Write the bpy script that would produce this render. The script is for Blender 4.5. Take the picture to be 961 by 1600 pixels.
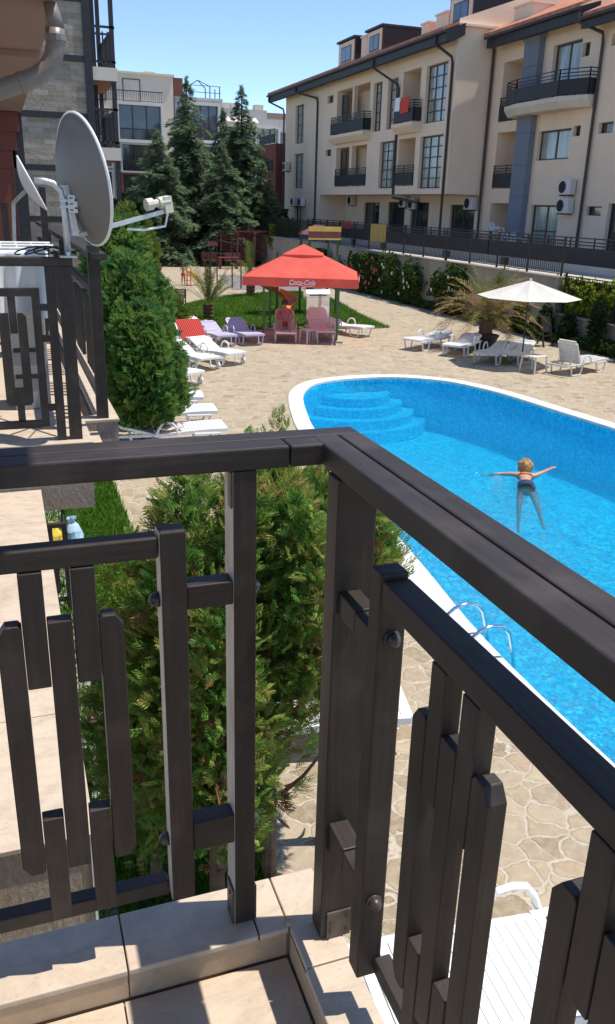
import bpy, math, random
import numpy as np
from math import sin, cos, pi, radians
from mathutils import Vector, Matrix
for o in list(bpy.data.objects): bpy.data.objects.remove(o)
scene = bpy.context.scene
COL = scene.collection

# ------------------------------------------------------------------ camera
cam_data = bpy.data.cameras.new("camera")
cam = bpy.data.objects.new("camera", cam_data); COL.objects.link(cam)
yaw, pitch, roll = 0.3477, 0.353083, 0.0280
_f = Vector((sin(yaw)*cos(pitch), cos(yaw)*cos(pitch), -sin(pitch)))
_r = Vector((cos(yaw), -sin(yaw), 0)); _u = _r.cross(_f)
_r2 = cos(roll)*_r + sin(roll)*_u; _u2 = -sin(roll)*_r + cos(roll)*_u
cam.matrix_world = Matrix(((_r2.x, _u2.x, -_f.x, 0), (_r2.y, _u2.y, -_f.y, 0), (_r2.z, _u2.z, -_f.z, 4.0), (0, 0, 0, 1)))
cam_data.sensor_fit = 'VERTICAL'; cam_data.sensor_height = 24; cam_data.lens = 24*1298.5/1600
cam_data.clip_start = 0.05; cam_data.clip_end = 2000
scene.camera = cam
scene.render.resolution_x, scene.render.resolution_y = 615, 1024

# ------------------------------------------------------------------ sky and sun
SUN_AZ, SUN_EL = radians(104), radians(70)
world = bpy.data.worlds.new("World"); scene.world = world; world.use_nodes = True
wn = world.node_tree; bg = wn.nodes['Background']
sky = wn.nodes.new('ShaderNodeTexSky'); sky.sky_type = 'NISHITA'; sky.sun_disc = False
sky.sun_elevation = SUN_EL; sky.sun_rotation = SUN_AZ
sky.air_density = 0.62; sky.dust_density = 0.0; sky.ozone_density = 2.2; sky.altitude = 600
wn.links.new(sky.outputs[0], bg.inputs[0]); bg.inputs[1].default_value = 0.135
sd = bpy.data.lights.new("sun", 'SUN'); sun = bpy.data.objects.new("sun", sd); COL.objects.link(sun)
sd.energy = 2.9; sd.angle = radians(0.5); sd.color = (1, 0.95, 0.87)
_s = Vector((sin(SUN_AZ)*cos(SUN_EL), cos(SUN_AZ)*cos(SUN_EL), sin(SUN_EL)))
sun.rotation_euler = _s.to_track_quat('Z', 'Y').to_euler()
scene.view_settings.view_transform = 'Standard'; scene.view_settings.look = 'None'
scene.view_settings.exposure = 0.92; scene.view_settings.gamma = 1; scene.view_settings.use_curve_mapping = False

# ------------------------------------------------------------------ helpers
def tag(o, label=None, cat=None, group=None, kind=None):
    if label: o['label'] = label
    if cat: o['category'] = cat
    if group: o['group'] = group
    if kind: o['kind'] = kind
    return o
def thing(name, label, cat, loc=(0, 0, 0), rz=0, group=None):
    o = bpy.data.objects.new(name, None); COL.objects.link(o)
    o.empty_display_size = 0.1
    o.location = loc; o.rotation_euler = (0, 0, rz)
    return tag(o, label, cat, group)
def world_off(p):
    v = Vector((0, 0, 0))
    while p is not None: v += Vector(p.location); p = p.parent
    return v
class MB:
    def __init__(s): s.v = []; s.f = []; s.m = []; s.cur = 0
    def add(s, vs, fs):
        b = len(s.v); s.v += [tuple(v) for v in vs]
        for f in fs: s.f.append(tuple(b+i for i in f)); s.m.append(s.cur)
        return s
    def box(s, x0, x1, y0, y1, z0, z1):
        return s.add([(x0,y0,z0),(x1,y0,z0),(x1,y1,z0),(x0,y1,z0),(x0,y0,z1),(x1,y0,z1),(x1,y1,z1),(x0,y1,z1)],
              [(0,3,2,1),(4,5,6,7),(0,1,5,4),(1,2,6,5),(2,3,7,6),(3,0,4,7)])
    def quad(s, a, b, c, d): return s.add([a,b,c,d], [(0,1,2,3)])
    def prism(s, pts, a, b, axis='z'):
        n = len(pts)
        def P(p, t): return (p[0],p[1],t) if axis == 'z' else ((p[0],t,p[1]) if axis == 'y' else (t,p[0],p[1]))
        return s.add([P(p,a) for p in pts]+[P(p,b) for p in pts],
              [tuple(range(n))[::-1], tuple(range(n,2*n))]+[(i,(i+1)%n,n+(i+1)%n,n+i) for i in range(n)])
    def beam(s, p, q, w, h, up=(0,0,1)):
        p = Vector(p); q = Vector(q); d = (q-p).normalized(); up = Vector(up)
        if abs(d.dot(up)) > 0.99: up = Vector((0,1,0))
        sx = d.cross(up).normalized(); uz = sx.cross(d)
        vs = []
        for c in (p, q):
            for a, b in ((-1,-1),(1,-1),(1,1),(-1,1)): vs.append(c+sx*w/2*a+uz*h/2*b)
        return s.add(vs, [(0,1,2,3),(7,6,5,4),(0,4,5,1),(1,5,6,2),(2,6,7,3),(3,7,4,0)])
    def tube(s, pts, r, n=8, caps=True):
        pts = [Vector(p) for p in pts]; rs = r if isinstance(r, (list, tuple)) else [r]*len(pts)
        b = len(s.v); ref = None
        for i, p in enumerate(pts):
            d = (pts[min(i+1,len(pts)-1)]-pts[max(i-1,0)]).normalized()
            if ref is None:
                ref = Vector((0,0,1)) if abs(d.z) < 0.9 else Vector((1,0,0))
            a = d.cross(ref).normalized(); c = a.cross(d).normalized(); ref = c
            for k in range(n):
                t = 2*pi*k/n; s.v.append(tuple(p+(a*cos(t)+c*sin(t))*rs[i]))
        for i in range(len(pts)-1):
            for k in range(n):
                s.f.append((b+i*n+k, b+i*n+(k+1)%n, b+(i+1)*n+(k+1)%n, b+(i+1)*n+k)); s.m.append(s.cur)
        if caps:
            s.f.append(tuple(b+k for k in range(n))[::-1]); s.m.append(s.cur)
            s.f.append(tuple(b+(len(pts)-1)*n+k for k in range(n))); s.m.append(s.cur)
        return s
    def lathe(s, prof, n=16, c=(0,0,0), cap=True):
        b = len(s.v)
        for r, z in prof:
            for k in range(n):
                t = 2*pi*k/n; s.v.append((c[0]+r*cos(t), c[1]+r*sin(t), c[2]+z))
        for i in range(len(prof)-1):
            for k in range(n):
                s.f.append((b+i*n+k, b+i*n+(k+1)%n, b+(i+1)*n+(k+1)%n, b+(i+1)*n+k)); s.m.append(s.cur)
        if cap:
            s.f.append(tuple(b+k for k in range(n))[::-1]); s.m.append(s.cur)
            s.f.append(tuple(b+(len(prof)-1)*n+k for k in range(n))); s.m.append(s.cur)
        return s
    def build(s, name, mat, parent=None, world=False, smooth=False, bevel=0, seg=2):
        me = bpy.data.meshes.new(name)
        vs = s.v
        if world and parent is not None:
            o = world_off(parent); vs = [(v[0]-o.x, v[1]-o.y, v[2]-o.z) for v in vs]
        me.from_pydata(vs, [], s.f)
        mats = mat if isinstance(mat, (list, tuple)) else [mat]
        for m in mats: me.materials.append(m)
        if len(mats) > 1: me.polygons.foreach_set('material_index', s.m)
        if smooth: me.polygons.foreach_set('use_smooth', [True]*len(me.polygons))
        me.update()
        ob = bpy.data.objects.new(name, me); COL.objects.link(ob)
        if parent is not None: ob.parent = parent
        if bevel:
            md = ob.modifiers.new('bevel', 'BEVEL'); md.width = bevel; md.segments = seg; md.limit_method = 'ANGLE'; md.angle_limit = radians(40)
        return ob
def numpy_mesh(name, verts, faces, mat, parent=None, smooth=False):
    """verts (N,3), faces (M,k) numpy arrays, all faces with k corners"""
    me = bpy.data.meshes.new(name); k = faces.shape[1]
    me.vertices.add(len(verts)); me.vertices.foreach_set('co', verts.astype(np.float32).ravel())
    me.loops.add(faces.size); me.loops.foreach_set('vertex_index', faces.astype(np.int32).ravel())
    me.polygons.add(len(faces)); me.polygons.foreach_set('loop_start', np.arange(0, faces.size, k, dtype=np.int32))
    me.polygons.foreach_set('loop_total', np.full(len(faces), k, dtype=np.int32))
    me.update(calc_edges=True); me.validate()
    me.materials.append(mat)
    ob = bpy.data.objects.new(name, me); COL.objects.link(ob)
    if parent is not None: ob.parent = parent
    return ob
def copy_tree(o, parent=None):
    c = o.copy(); COL.objects.link(c); c.parent = parent
    for ch in [q for q in bpy.data.objects if q.parent == o and q is not c]: copy_tree(ch, c)
    return c
def place(o, loc, rz=None, label=None):
    o.location = loc
    if rz is not None: o.rotation_euler = (0, 0, rz)
    if label: o['label'] = label
    return o

# ------------------------------------------------------------------ materials
def new_mat(name):
    m = bpy.data.materials.new(name); m.use_nodes = True; nt = m.node_tree
    return m, nt, nt.nodes['Principled BSDF']
def N(nt, t, **kw):
    n = nt.nodes.new(t)
    for k, v in kw.items(): setattr(n, k, v)
    return n
def coords(nt, scale=(1,1,1), gen='Object', rot=(0,0,0)):
    tc = N(nt, 'ShaderNodeTexCoord'); mp = N(nt, 'ShaderNodeMapping')
    mp.inputs['Scale'].default_value = scale; mp.inputs['Rotation'].default_value = rot
    nt.links.new(tc.outputs[gen], mp.inputs[0]); return mp.outputs[0]
def noise(nt, vec, sc, det=4, rough=0.55, dist=0):
    n = N(nt, 'ShaderNodeTexNoise'); n.inputs['Scale'].default_value = sc; n.inputs['Detail'].default_value = det
    n.inputs['Roughness'].default_value = rough; n.inputs['Distortion'].default_value = dist
    if vec is not None: nt.links.new(vec, n.inputs['Vector'])
    return n.outputs['Fac']
def ramp(nt, fac, stops):
    r = N(nt, 'ShaderNodeValToRGB'); el = r.color_ramp.elements
    while len(el) < len(stops): el.new(0.5)
    for e, (p, c) in zip(el, stops): e.position = p; e.color = (*c, 1)
    nt.links.new(fac, r.inputs[0]); return r.outputs[0]
def mixc(nt, fac, a, b, mode='MIX'):
    n = N(nt, 'ShaderNodeMix'); n.data_type = 'RGBA'; n.blend_type = mode
    for i, v in ((0, fac), (6, a), (7, b)):
        if hasattr(v, 'links'): nt.links.new(v, n.inputs[i])
        elif i == 0: n.inputs[0].default_value = v
        else: n.inputs[i].default_value = (*v, 1)
    return n.outputs[2]
def bump(nt, h, bsdf, strength=0.3, dist=0.01):
    b = N(nt, 'ShaderNodeBump'); b.inputs['Strength'].default_value = strength; b.inputs['Distance'].default_value = dist
    nt.links.new(h, b.inputs['Height']); nt.links.new(b.outputs[0], bsdf.inputs['Normal'])
def math_n(nt, op, a, b=None):
    n = N(nt, 'ShaderNodeMath', operation=op)
    for i, v in ((0, a), (1, b)):
        if v is None: continue
        if hasattr(v, 'links'): nt.links.new(v, n.inputs[i])
        else: n.inputs[i].default_value = v
    return n.outputs[0]
def simple(name, col, rough=0.6, var=0.15, sc=3, metal=0, bmp=0, spec=0.5, bsc=40):
    m, nt, b = new_mat(name); v = coords(nt)
    f = noise(nt, v, sc)
    dark = tuple(c*(1-var) for c in col); lite = tuple(min(1, c*(1+var)) for c in col)
    nt.links.new(ramp(nt, f, [(0.3, dark), (0.7, lite)]), b.inputs['Base Color'])
    b.inputs['Roughness'].default_value = rough; b.inputs['Metallic'].default_value = metal
    b.inputs['Specular IOR Level'].default_value = spec
    if bmp: bump(nt, noise(nt, v, bsc), b, bmp, 0.01)
    return m
M = {}
def wood(name, axis, base=(0.017, 0.0115, 0.0085), lite=(0.038, 0.026, 0.020)):
    m, nt, b = new_mat(name)
    s = {'x': (2.2, 40, 40), 'y': (40, 2.2, 40), 'z': (40, 40, 2.2)}[axis]
    v = coords(nt, s); g = noise(nt, v, 2.2, 6, 0.65, 0.4)
    v2 = coords(nt, (1, 1, 1)); w = noise(nt, v2, 9, 4, 0.6)
    c = ramp(nt, g, [(0.32, base), (0.72, lite)])
    c2 = mixc(nt, ramp(nt, w, [(0.5, (0,0,0)), (0.8, (0.55,)*3)]), c, (0.085, 0.066, 0.054))
    sp = noise(nt, v2, 160, 2, 0.5)
    c3 = mixc(nt, ramp(nt, sp, [(0.74, (0,0,0)), (0.80, (0.4,)*3)]), c2, (0.14, 0.125, 0.11))
    nt.links.new(c3, b.inputs['Base Color']); b.inputs['Roughness'].default_value = 0.55
    bump(nt, g, b, 0.35, 0.002); return m
M['wood_x'] = wood('stained wood along rail', 'x'); M['wood_y'] = wood('stained wood across', 'y'); M['wood_z'] = wood('stained wood upright', 'z')
M['wood_weathered'] = wood('weathered wood', 'x', (0.13, 0.10, 0.085), (0.26, 0.21, 0.18))
M['steel_dark'] = simple('dark painted steel', (0.03, 0.025, 0.022), 0.5, 0.3, 20, 0.3)
M['bracket'] = simple('rusty bracket', (0.11, 0.09, 0.075), 0.5, 0.35, 25, 0.5, 0.2)
M['bolt'] = simple('bolt cap', (0.075, 0.06, 0.055), 0.42, 0.3, 40, 0.4)
M['iron'] = simple('black iron', (0.018, 0.017, 0.018), 0.5, 0.2, 8)
M['facade_panel'] = simple('charcoal balcony board', (0.02, 0.019, 0.022), 0.6, 0.25, 6)
M['downpipe'] = simple('brown downpipe', (0.045, 0.030, 0.026), 0.5, 0.2, 4)
M['chrome'] = simple('polished steel', (0.75, 0.76, 0.78), 0.12, 0.03, 4, 1)
M['plastic'] = simple('white plastic', (0.78, 0.78, 0.77), 0.35, 0.04, 6)
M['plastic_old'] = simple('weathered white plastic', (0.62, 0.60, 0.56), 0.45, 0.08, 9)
M['plastic_lilac'] = simple('lilac grey plastic', (0.50, 0.46, 0.58), 0.4, 0.05, 6)
M['plastic_pink'] = simple('pale pink plastic', (0.74, 0.56, 0.53), 0.4, 0.05, 6)
M['rubber'] = simple('black rubber', (0.02, 0.02, 0.02), 0.7)
M['pot'] = simple('dark plastic pot', (0.022, 0.022, 0.03), 0.45)
M['white_fabric'] = simple('white fabric', (0.86, 0.85, 0.83), 0.85, 0.06, 4)
M['dish_grey'] = simple('grey dish paint', (0.17, 0.163, 0.155), 0.5, 0.06, 5)
M['galv'] = simple('galvanised steel', (0.55, 0.56, 0.57), 0.4, 0.12, 30, 0.5)
M['cream_plastic'] = simple('cream plastic', (0.62, 0.60, 0.48), 0.5, 0.06, 12)
M['gutter'] = simple('grey brown pipe', (0.20, 0.17, 0.155), 0.4, 0.12, 5)
M['skin'] = simple('skin', (0.52, 0.27, 0.17), 0.5, 0.08, 12)
M['skin_tan'] = simple('tanned skin', (0.40, 0.18, 0.12), 0.5, 0.08, 12)
M['hair_blonde'] = simple('blonde hair', (0.42, 0.22, 0.09), 0.6, 0.6, 45, 0, 0.6, 0.4, 60)
M['hair_dark'] = simple('dark hair', (0.05, 0.025, 0.02), 0.6, 0.5, 30)
M['navy'] = simple('navy swimwear', (0.015, 0.03, 0.09), 0.6)
M['pink_cloth'] = simple('pink swimwear', (0.55, 0.10, 0.10), 0.7)
M['red_cloth'] = simple('red cloth', (0.65, 0.06, 0.04), 0.8)
M['yellow_cloth'] = simple('yellow towel', (0.50, 0.38, 0.10), 0.9, 0.3, 5)
M['red_paint'] = simple('dark red bench paint', (0.20, 0.05, 0.045), 0.5, 0.2, 6)
M['bench_wood'] = wood('bench slat wood', 'x', (0.06, 0.045, 0.03), (0.13, 0.09, 0.06))
M['orange_plastic'] = simple('orange slide plastic', (0.62, 0.16, 0.05), 0.35, 0.12, 5)
M['yellow_paint'] = simple('yellow painted board', (0.70, 0.48, 0.10), 0.5)
M['green_paint'] = simple('green painted steel', (0.05, 0.13, 0.06), 0.45)
M['glass_dark'] = None
def glassy(name, col, rough=0.06):
    m, nt, b = new_mat(name); v = coords(nt, (5, 5, 0.5) if 'curtain' in name else (1, 1, 1))
    f = noise(nt, v, 1.3, 3)
    nt.links.new(ramp(nt, f, [(0.35, tuple(c*0.6 for c in col)), (0.7, tuple(c*1.5 for c in col))]), b.inputs['Base Color'])
    b.inputs['Roughness'].default_value = rough; b.inputs['Specular IOR Level'].default_value = 0.9
    return m
M['glass_dark'] = glassy('dark window glass', (0.045, 0.05, 0.05))
M['glass_curtain'] = glassy('window glass over curtains', (0.30, 0.33, 0.29), 0.12)
M['glass_blue'] = glassy('sky reflecting glass', (0.06, 0.09, 0.13), 0.04)
M['frame_brown'] = simple('brown window frame', (0.06, 0.04, 0.032), 0.5)
def wall_mat(name, col, streak=0.12, stain=0.1, bs=60, bst=0.25):
    m, nt, b = new_mat(name)
    v = coords(nt); a = noise(nt, v, 0.35, 5, 0.6); vs = coords(nt, (1.5, 1.5, 0.12)); s = noise(nt, vs, 1.5, 4, 0.7)
    c = ramp(nt, a, [(0.3, tuple(x*(1-stain) for x in col)), (0.7, tuple(min(1, x*(1+stain*0.6)) for x in col))])
    c2 = mixc(nt, ramp(nt, s, [(0.5, (0,0,0)), (0.85, (streak*3,)*3)]), c, tuple(x*0.6 for x in col))
    nt.links.new(c2, b.inputs['Base Color']); b.inputs['Roughness'].default_value = 0.9
    b.inputs['Specular IOR Level'].default_value = 0.2
    bump(nt, noise(nt, v, bs, 3), b, bst, 0.01); return m
M['render_beige'] = wall_mat('beige render', (0.85, 0.665, 0.49), 0.07, 0.08)
M['render_grey'] = wall_mat('pale grey render', (0.46, 0.44, 0.41))
M['render_white'] = wall_mat('white render', (0.60, 0.59, 0.56))
M['render_cream'] = wall_mat('cream render', (0.66, 0.58, 0.47))
M['render_red'] = wall_mat('brick red render', (0.20, 0.075, 0.06))
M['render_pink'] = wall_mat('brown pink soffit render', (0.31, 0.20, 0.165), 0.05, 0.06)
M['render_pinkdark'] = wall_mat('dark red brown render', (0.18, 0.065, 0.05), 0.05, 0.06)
M['stone_wall'] = wall_mat('old concrete wall', (0.36, 0.32, 0.26), 0.3, 0.25, 18, 0.5)
M['grey_clad'] = wall_mat('grey metal cladding', (0.20, 0.22, 0.26), 0.06, 0.08, 30, 0.05)
M['concrete'] = wall_mat('grey concrete', (0.36, 0.34, 0.31), 0.1, 0.15)
# travertine tile
def tile_mat(name, col):
    m, nt, b = new_mat(name); v = coords(nt)
    a = noise(nt, coords(nt, (1, 3, 1)), 7, 7, 0.68, 0.8); g = noise(nt, v, 90, 3, 0.6)
    c = ramp(nt, a, [(0.28, tuple(x*0.78 for x in col)), (0.5, col), (0.75, tuple(min(1, x*1.1) for x in col))])
    c2 = mixc(nt, ramp(nt, g, [(0.60, (0,0,0)), (0.72, (0.4,)*3)]), c, tuple(x*0.5 for x in col))
    st = noise(nt, v, 5.5, 6, 0.75, 1.2); c2 = mixc(nt, ramp(nt, st, [(0.48, (0,0,0)), (0.72, (0.5,)*3)]), c2, (0.30, 0.235, 0.165))
    nt.links.new(c2, b.inputs['Base Color']); b.inputs['Roughness'].default_value = 0.6
    bump(nt, a, b, 0.15, 0.002); return m
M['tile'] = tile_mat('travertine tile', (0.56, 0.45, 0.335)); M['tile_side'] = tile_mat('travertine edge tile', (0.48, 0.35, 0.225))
M['joint'] = simple('tile joint', (0.30, 0.23, 0.16), 0.9)
# rough brushed plaster
def plaster():
    m, nt, b = new_mat('rough brushed plaster'); v = coords(nt, (1, 1, 0.35)); n1 = noise(nt, v, 75, 5, 0.7, 0.6)
    n2 = noise(nt, coords(nt), 3, 3)
    c = ramp(nt, n1, [(0.34, (0.20, 0.15, 0.115)), (0.62, (0.52, 0.42, 0.33))])
    nt.links.new(mixc(nt, n2, c, (0.42, 0.33, 0.26)), b.inputs['Base Color'])
    b.inputs['Roughness'].default_value = 0.95; bump(nt, n1, b, 0.8, 0.01); return m
M['plaster'] = plaster()
# crazy paving
def paving():
    m, nt, b = new_mat('crazy stone paving'); v = coords(nt)
    nz = N(nt, 'ShaderNodeTexNoise'); nz.inputs['Scale'].default_value = 3.0; nz.inputs['Detail'].default_value = 3; nt.links.new(v, nz.inputs['Vector'])
    vm = N(nt, 'ShaderNodeVectorMath', operation='MULTIPLY_ADD'); nt.links.new(nz.outputs['Color'], vm.inputs[0]); vm.inputs[1].default_value = (0.26,)*3; nt.links.new(v, vm.inputs[2])
    def vor(feature):
        t = N(nt, 'ShaderNodeTexVoronoi', feature=feature); t.inputs['Scale'].default_value = 4.6; t.inputs['Randomness'].default_value = 0.95
        nt.links.new(vm.outputs[0], t.inputs['Vector']); return t
    e = vor('DISTANCE_TO_EDGE'); cl = vor('F1')
    sep = N(nt, 'ShaderNodeSeparateColor'); nt.links.new(cl.outputs['Color'], sep.inputs[0])
    stone = ramp(nt, sep.outputs[0], [(0.0, (0.22, 0.165, 0.10)), (0.3, (0.38, 0.30, 0.20)), (0.55, (0.30, 0.235, 0.16)), (0.8, (0.43, 0.35, 0.24)), (1.0, (0.34, 0.25, 0.16))])
    wear = noise(nt, v, 14, 6, 0.7); stone = mixc(nt, ramp(nt, wear, [(0.42, (0,0,0)), (0.7, (0.6,)*3)]), stone, (0.50, 0.43, 0.33))
    big = noise(nt, v, 0.5, 4); 
    en = math_n(nt, 'ADD', e.outputs[0], math_n(nt, 'MULTIPLY', math_n(nt, 'SUBTRACT', noise(nt, v, 30, 3), 0.5), 0.05))
    mort = ramp(nt, en, [(0.028, (1,1,1)), (0.05, (0,0,0))])
    line = ramp(nt, en, [(0.038, (0,0,0)), (0.052, (0.5,)*3), (0.066, (0,0,0))])
    mcol = ramp(nt, noise(nt, v, 25, 4, 0.7), [(0.3, (0.40, 0.34, 0.26)), (0.7, (0.54, 0.48, 0.39))])
    c = mixc(nt, mort, stone, mcol)
    c = mixc(nt, line, c, (0.17, 0.13, 0.085))
    st = noise(nt, coords(nt, (0.6, 1, 1)), 2.4, 5, 0.7)
    c = mixc(nt, ramp(nt, st, [(0.60, (0,0,0)), (0.72, (0.55,)*3)]), c, (0.26, 0.215, 0.15))
    c = mixc(nt, ramp(nt, big, [(0.4, (0,0,0)), (0.7, (0.3,)*3)]), c, (0.42, 0.33, 0.21))
    nt.links.new(c, b.inputs['Base Color']); b.inputs['Roughness'].default_value = 0.85; b.inputs['Specular IOR Level'].default_value = 0.25
    h = math_n(nt, 'MINIMUM', en, 0.09); bump(nt, h, b, 0.6, 0.12); return m
M['paving'] = paving()
def grass_mat(name, a, bb):
    m, nt, b = new_mat(name); v = coords(nt)
    f = noise(nt, v, 1.2, 6, 0.7); g = noise(nt, v, 40, 3)
    c = ramp(nt, f, [(0.3, a), (0.7, bb)]); c = mixc(nt, ramp(nt, g, [(0.4, (0,0,0)), (0.7, (0.5,)*3)]), c, tuple(x*0.55 for x in a))
    nt.links.new(c, b.inputs['Base Color']); b.inputs['Roughness'].default_value = 0.9; b.inputs['Specular IOR Level'].default_value = 0.1
    bump(nt, g, b, 0.8, 0.04); return m
M['grass'] = grass_mat('lawn', (0.06, 0.10, 0.022), (0.17, 0.21, 0.055))
M['ground'] = grass_mat('dry ground', (0.20, 0.18, 0.10), (0.34, 0.29, 0.19))
M['soil'] = simple('bed soil', (0.13, 0.10, 0.07), 0.95, 0.3, 8, 0, 0.5)
M['asphalt'] = simple('street paving', (0.50, 0.44, 0.37), 0.9, 0.15, 2)
def leaf_mat(name, stops, sc=2.0, trans=0.3):
    m, nt, b = new_mat(name); nt.nodes.remove(b)
    v = coords(nt); f = noise(nt, v, sc, 5, 0.75)
    c = ramp(nt, f, stops)
    d = N(nt, 'ShaderNodeBsdfDiffuse'); t = N(nt, 'ShaderNodeBsdfTranslucent'); mx = N(nt, 'ShaderNodeMixShader'); mx.inputs[0].default_value = trans
    nt.links.new(c, d.inputs[0]); nt.links.new(c, t.inputs[0]); nt.links.new(d.outputs[0], mx.inputs[1]); nt.links.new(t.outputs[0], mx.inputs[2])
    nt.links.new(mx.outputs[0], nt.nodes['Material Output'].inputs[0]); return m
M['leaf_thuja'] = leaf_mat('thuja foliage', [(0.30, (0.05, 0.14, 0.03)), (0.45, (0.14, 0.29, 0.06)), (0.55, (0.34, 0.40, 0.09)), (0.64, (0.44, 0.34, 0.13)), (0.72, (0.40, 0.19, 0.09))], 4.6, 0.45)
M['leaf_dead'] = leaf_mat('dead brown thuja sprays', [(0.35, (0.16, 0.075, 0.035)), (0.65, (0.34, 0.19, 0.09))], 6, 0.3)
M['leaf_thuja_green'] = leaf_mat('deep green thuja foliage', [(0.28, (0.05, 0.14, 0.05)), (0.47, (0.12, 0.25, 0.065)), (0.59, (0.24, 0.35, 0.08)), (0.70, (0.42, 0.34, 0.13))], 3.0, 0.45)
M['leaf_bush'] = leaf_mat('yellow green bush foliage', [(0.3, (0.09, 0.15, 0.03)), (0.7, (0.22, 0.28, 0.06))], 2, 0.35)
M['leaf_cedar'] = leaf_mat('cedar needles', [(0.3, (0.10, 0.165, 0.105)), (0.5, (0.165, 0.245, 0.14)), (0.66, (0.27, 0.34, 0.16))], 1.2, 0.45)
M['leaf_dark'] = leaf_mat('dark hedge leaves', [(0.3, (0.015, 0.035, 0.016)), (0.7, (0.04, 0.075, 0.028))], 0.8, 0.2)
M['leaf_vine'] = leaf_mat('bright vine leaves', [(0.3, (0.12, 0.20, 0.02)), (0.7, (0.32, 0.36, 0.04))], 3, 0.45)
M['leaf_rose'] = leaf_mat('rose leaves', [(0.3, (0.035, 0.075, 0.02)), (0.7, (0.10, 0.15, 0.04))], 3, 0.3)
M['palm_dry'] = leaf_mat('dry palm fronds', [(0.35, (0.30, 0.20, 0.09)), (0.65, (0.48, 0.34, 0.18))], 1.5, 0.3)
M['palm_green'] = leaf_mat('green palm fronds', [(0.35, (0.09, 0.13, 0.03)), (0.65, (0.20, 0.22, 0.07))], 1.5, 0.3)
M['blade'] = leaf_mat('grass blades', [(0.3, (0.05, 0.15, 0.012)), (0.7, (0.12, 0.26, 0.03))], 2, 0.4)
M['petal_pink'] = simple('pink petals', (0.65, 0.12, 0.14), 0.7); M['petal_white'] = simple('white petals', (0.75, 0.74, 0.62), 0.7)
M['bark'] = simple('bark', (0.16, 0.09, 0.055), 0.95, 0.4, 12, 0, 0.6)
M['roof_tile'] = None
def roof_mat():
    m, nt, b = new_mat('terracotta roof tiles'); v = coords(nt)
    w = N(nt, 'ShaderNodeTexWave'); w.bands_direction = 'Y'; w.inputs['Scale'].default_value = 1.6; w.inputs['Distortion'].default_value = 0.4; nt.links.new(v, w.inputs['Vector'])
    w2 = N(nt, 'ShaderNodeTexWave'); w2.bands_direction = 'X'; w2.wave_profile = 'SAW'; w2.inputs['Scale'].default_value = 1.0; nt.links.new(v, w2.inputs['Vector'])
    f = noise(nt, v, 3, 4); c = ramp(nt, f, [(0.3, (0.42, 0.14, 0.07)), (0.7, (0.62, 0.27, 0.16))])
    c = mixc(nt, ramp(nt, w2.outputs[0], [(0.8, (0,0,0)), (0.95, (0.5,)*3)]), c, (0.22, 0.08, 0.05))
    nt.links.new(c, b.inputs['Base Color']); b.inputs['Roughness'].default_value = 0.85; bump(nt, w.outputs[0], b, 0.6, 0.06); return m
M['roof_tile'] = roof_mat()
def canopy_mat():
    m, nt, b = new_mat('red umbrella canvas'); v = coords(nt); f = noise(nt, v, 2, 4)
    nt.nodes.remove(b); c = ramp(nt, f, [(0.3, (0.78, 0.14, 0.105)), (0.7, (0.84, 0.18, 0.14))])
    d = N(nt, 'ShaderNodeBsdfDiffuse'); t = N(nt, 'ShaderNodeBsdfTranslucent'); mx = N(nt, 'ShaderNodeMixShader'); mx.inputs[0].default_value = 0.35
    for q in (d, t): nt.links.new(c, q.inputs[0])
    nt.links.new(d.outputs[0], mx.inputs[1]); nt.links.new(t.outputs[0], mx.inputs[2]); nt.links.new(mx.outputs[0], nt.nodes['Material Output'].inputs[0]); return m
M['canopy'] = canopy_mat()
def canopy_white():
    m, nt, b = new_mat('cream umbrella canvas'); nt.nodes.remove(b)
    v = coords(nt); c = ramp(nt, noise(nt, v, 2, 3), [(0.3, (0.72, 0.69, 0.62)), (0.7, (0.80, 0.77, 0.70))])
    d = N(nt, 'ShaderNodeBsdfDiffuse'); t = N(nt, 'ShaderNodeBsdfTranslucent'); mx = N(nt, 'ShaderNodeMixShader'); mx.inputs[0].default_value = 0.3
    for q in (d, t): nt.links.new(c, q.inputs[0])
    nt.links.new(d.outputs[0], mx.inputs[1]); nt.links.new(t.outputs[0], mx.inputs[2]); nt.links.new(mx.outputs[0], nt.nodes['Material Output'].inputs[0]); return m
M['canopy_white'] = canopy_white()
def mosaic():
    m, nt, b = new_mat('blue pool mosaic'); v = coords(nt)
    def axis_tiles(scale):
        t = N(nt, 'ShaderNodeTexVoronoi', feature='F1'); t.inputs['Scale'].default_value = scale; t.inputs['Randomness'].default_value = 0.0
        nt.links.new(v, t.inputs['Vector']); return t.outputs['Color']
    sp = N(nt, 'ShaderNodeSeparateColor'); nt.links.new(axis_tiles(24), sp.inputs[0])
    c = ramp(nt, sp.outputs[0], [(0.0, (0.0, 0.36, 0.64)), (0.35, (0.0, 0.55, 0.84)), (0.7, (0.0, 0.70, 0.94)), (1.0, (0.12, 0.90, 1.0))])
    n = noise(nt, v, 3.5, 5, 0.7, 1.0)
    c = mixc(nt, ramp(nt, n, [(0.35, (0,0,0)), (0.7, (0.4,)*3)]), c, (0.0, 0.66, 0.93))
    nt.links.new(c, b.inputs['Base Color']); b.inputs['Roughness'].default_value = 0.5; return m
M['mosaic'] = mosaic()
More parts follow.
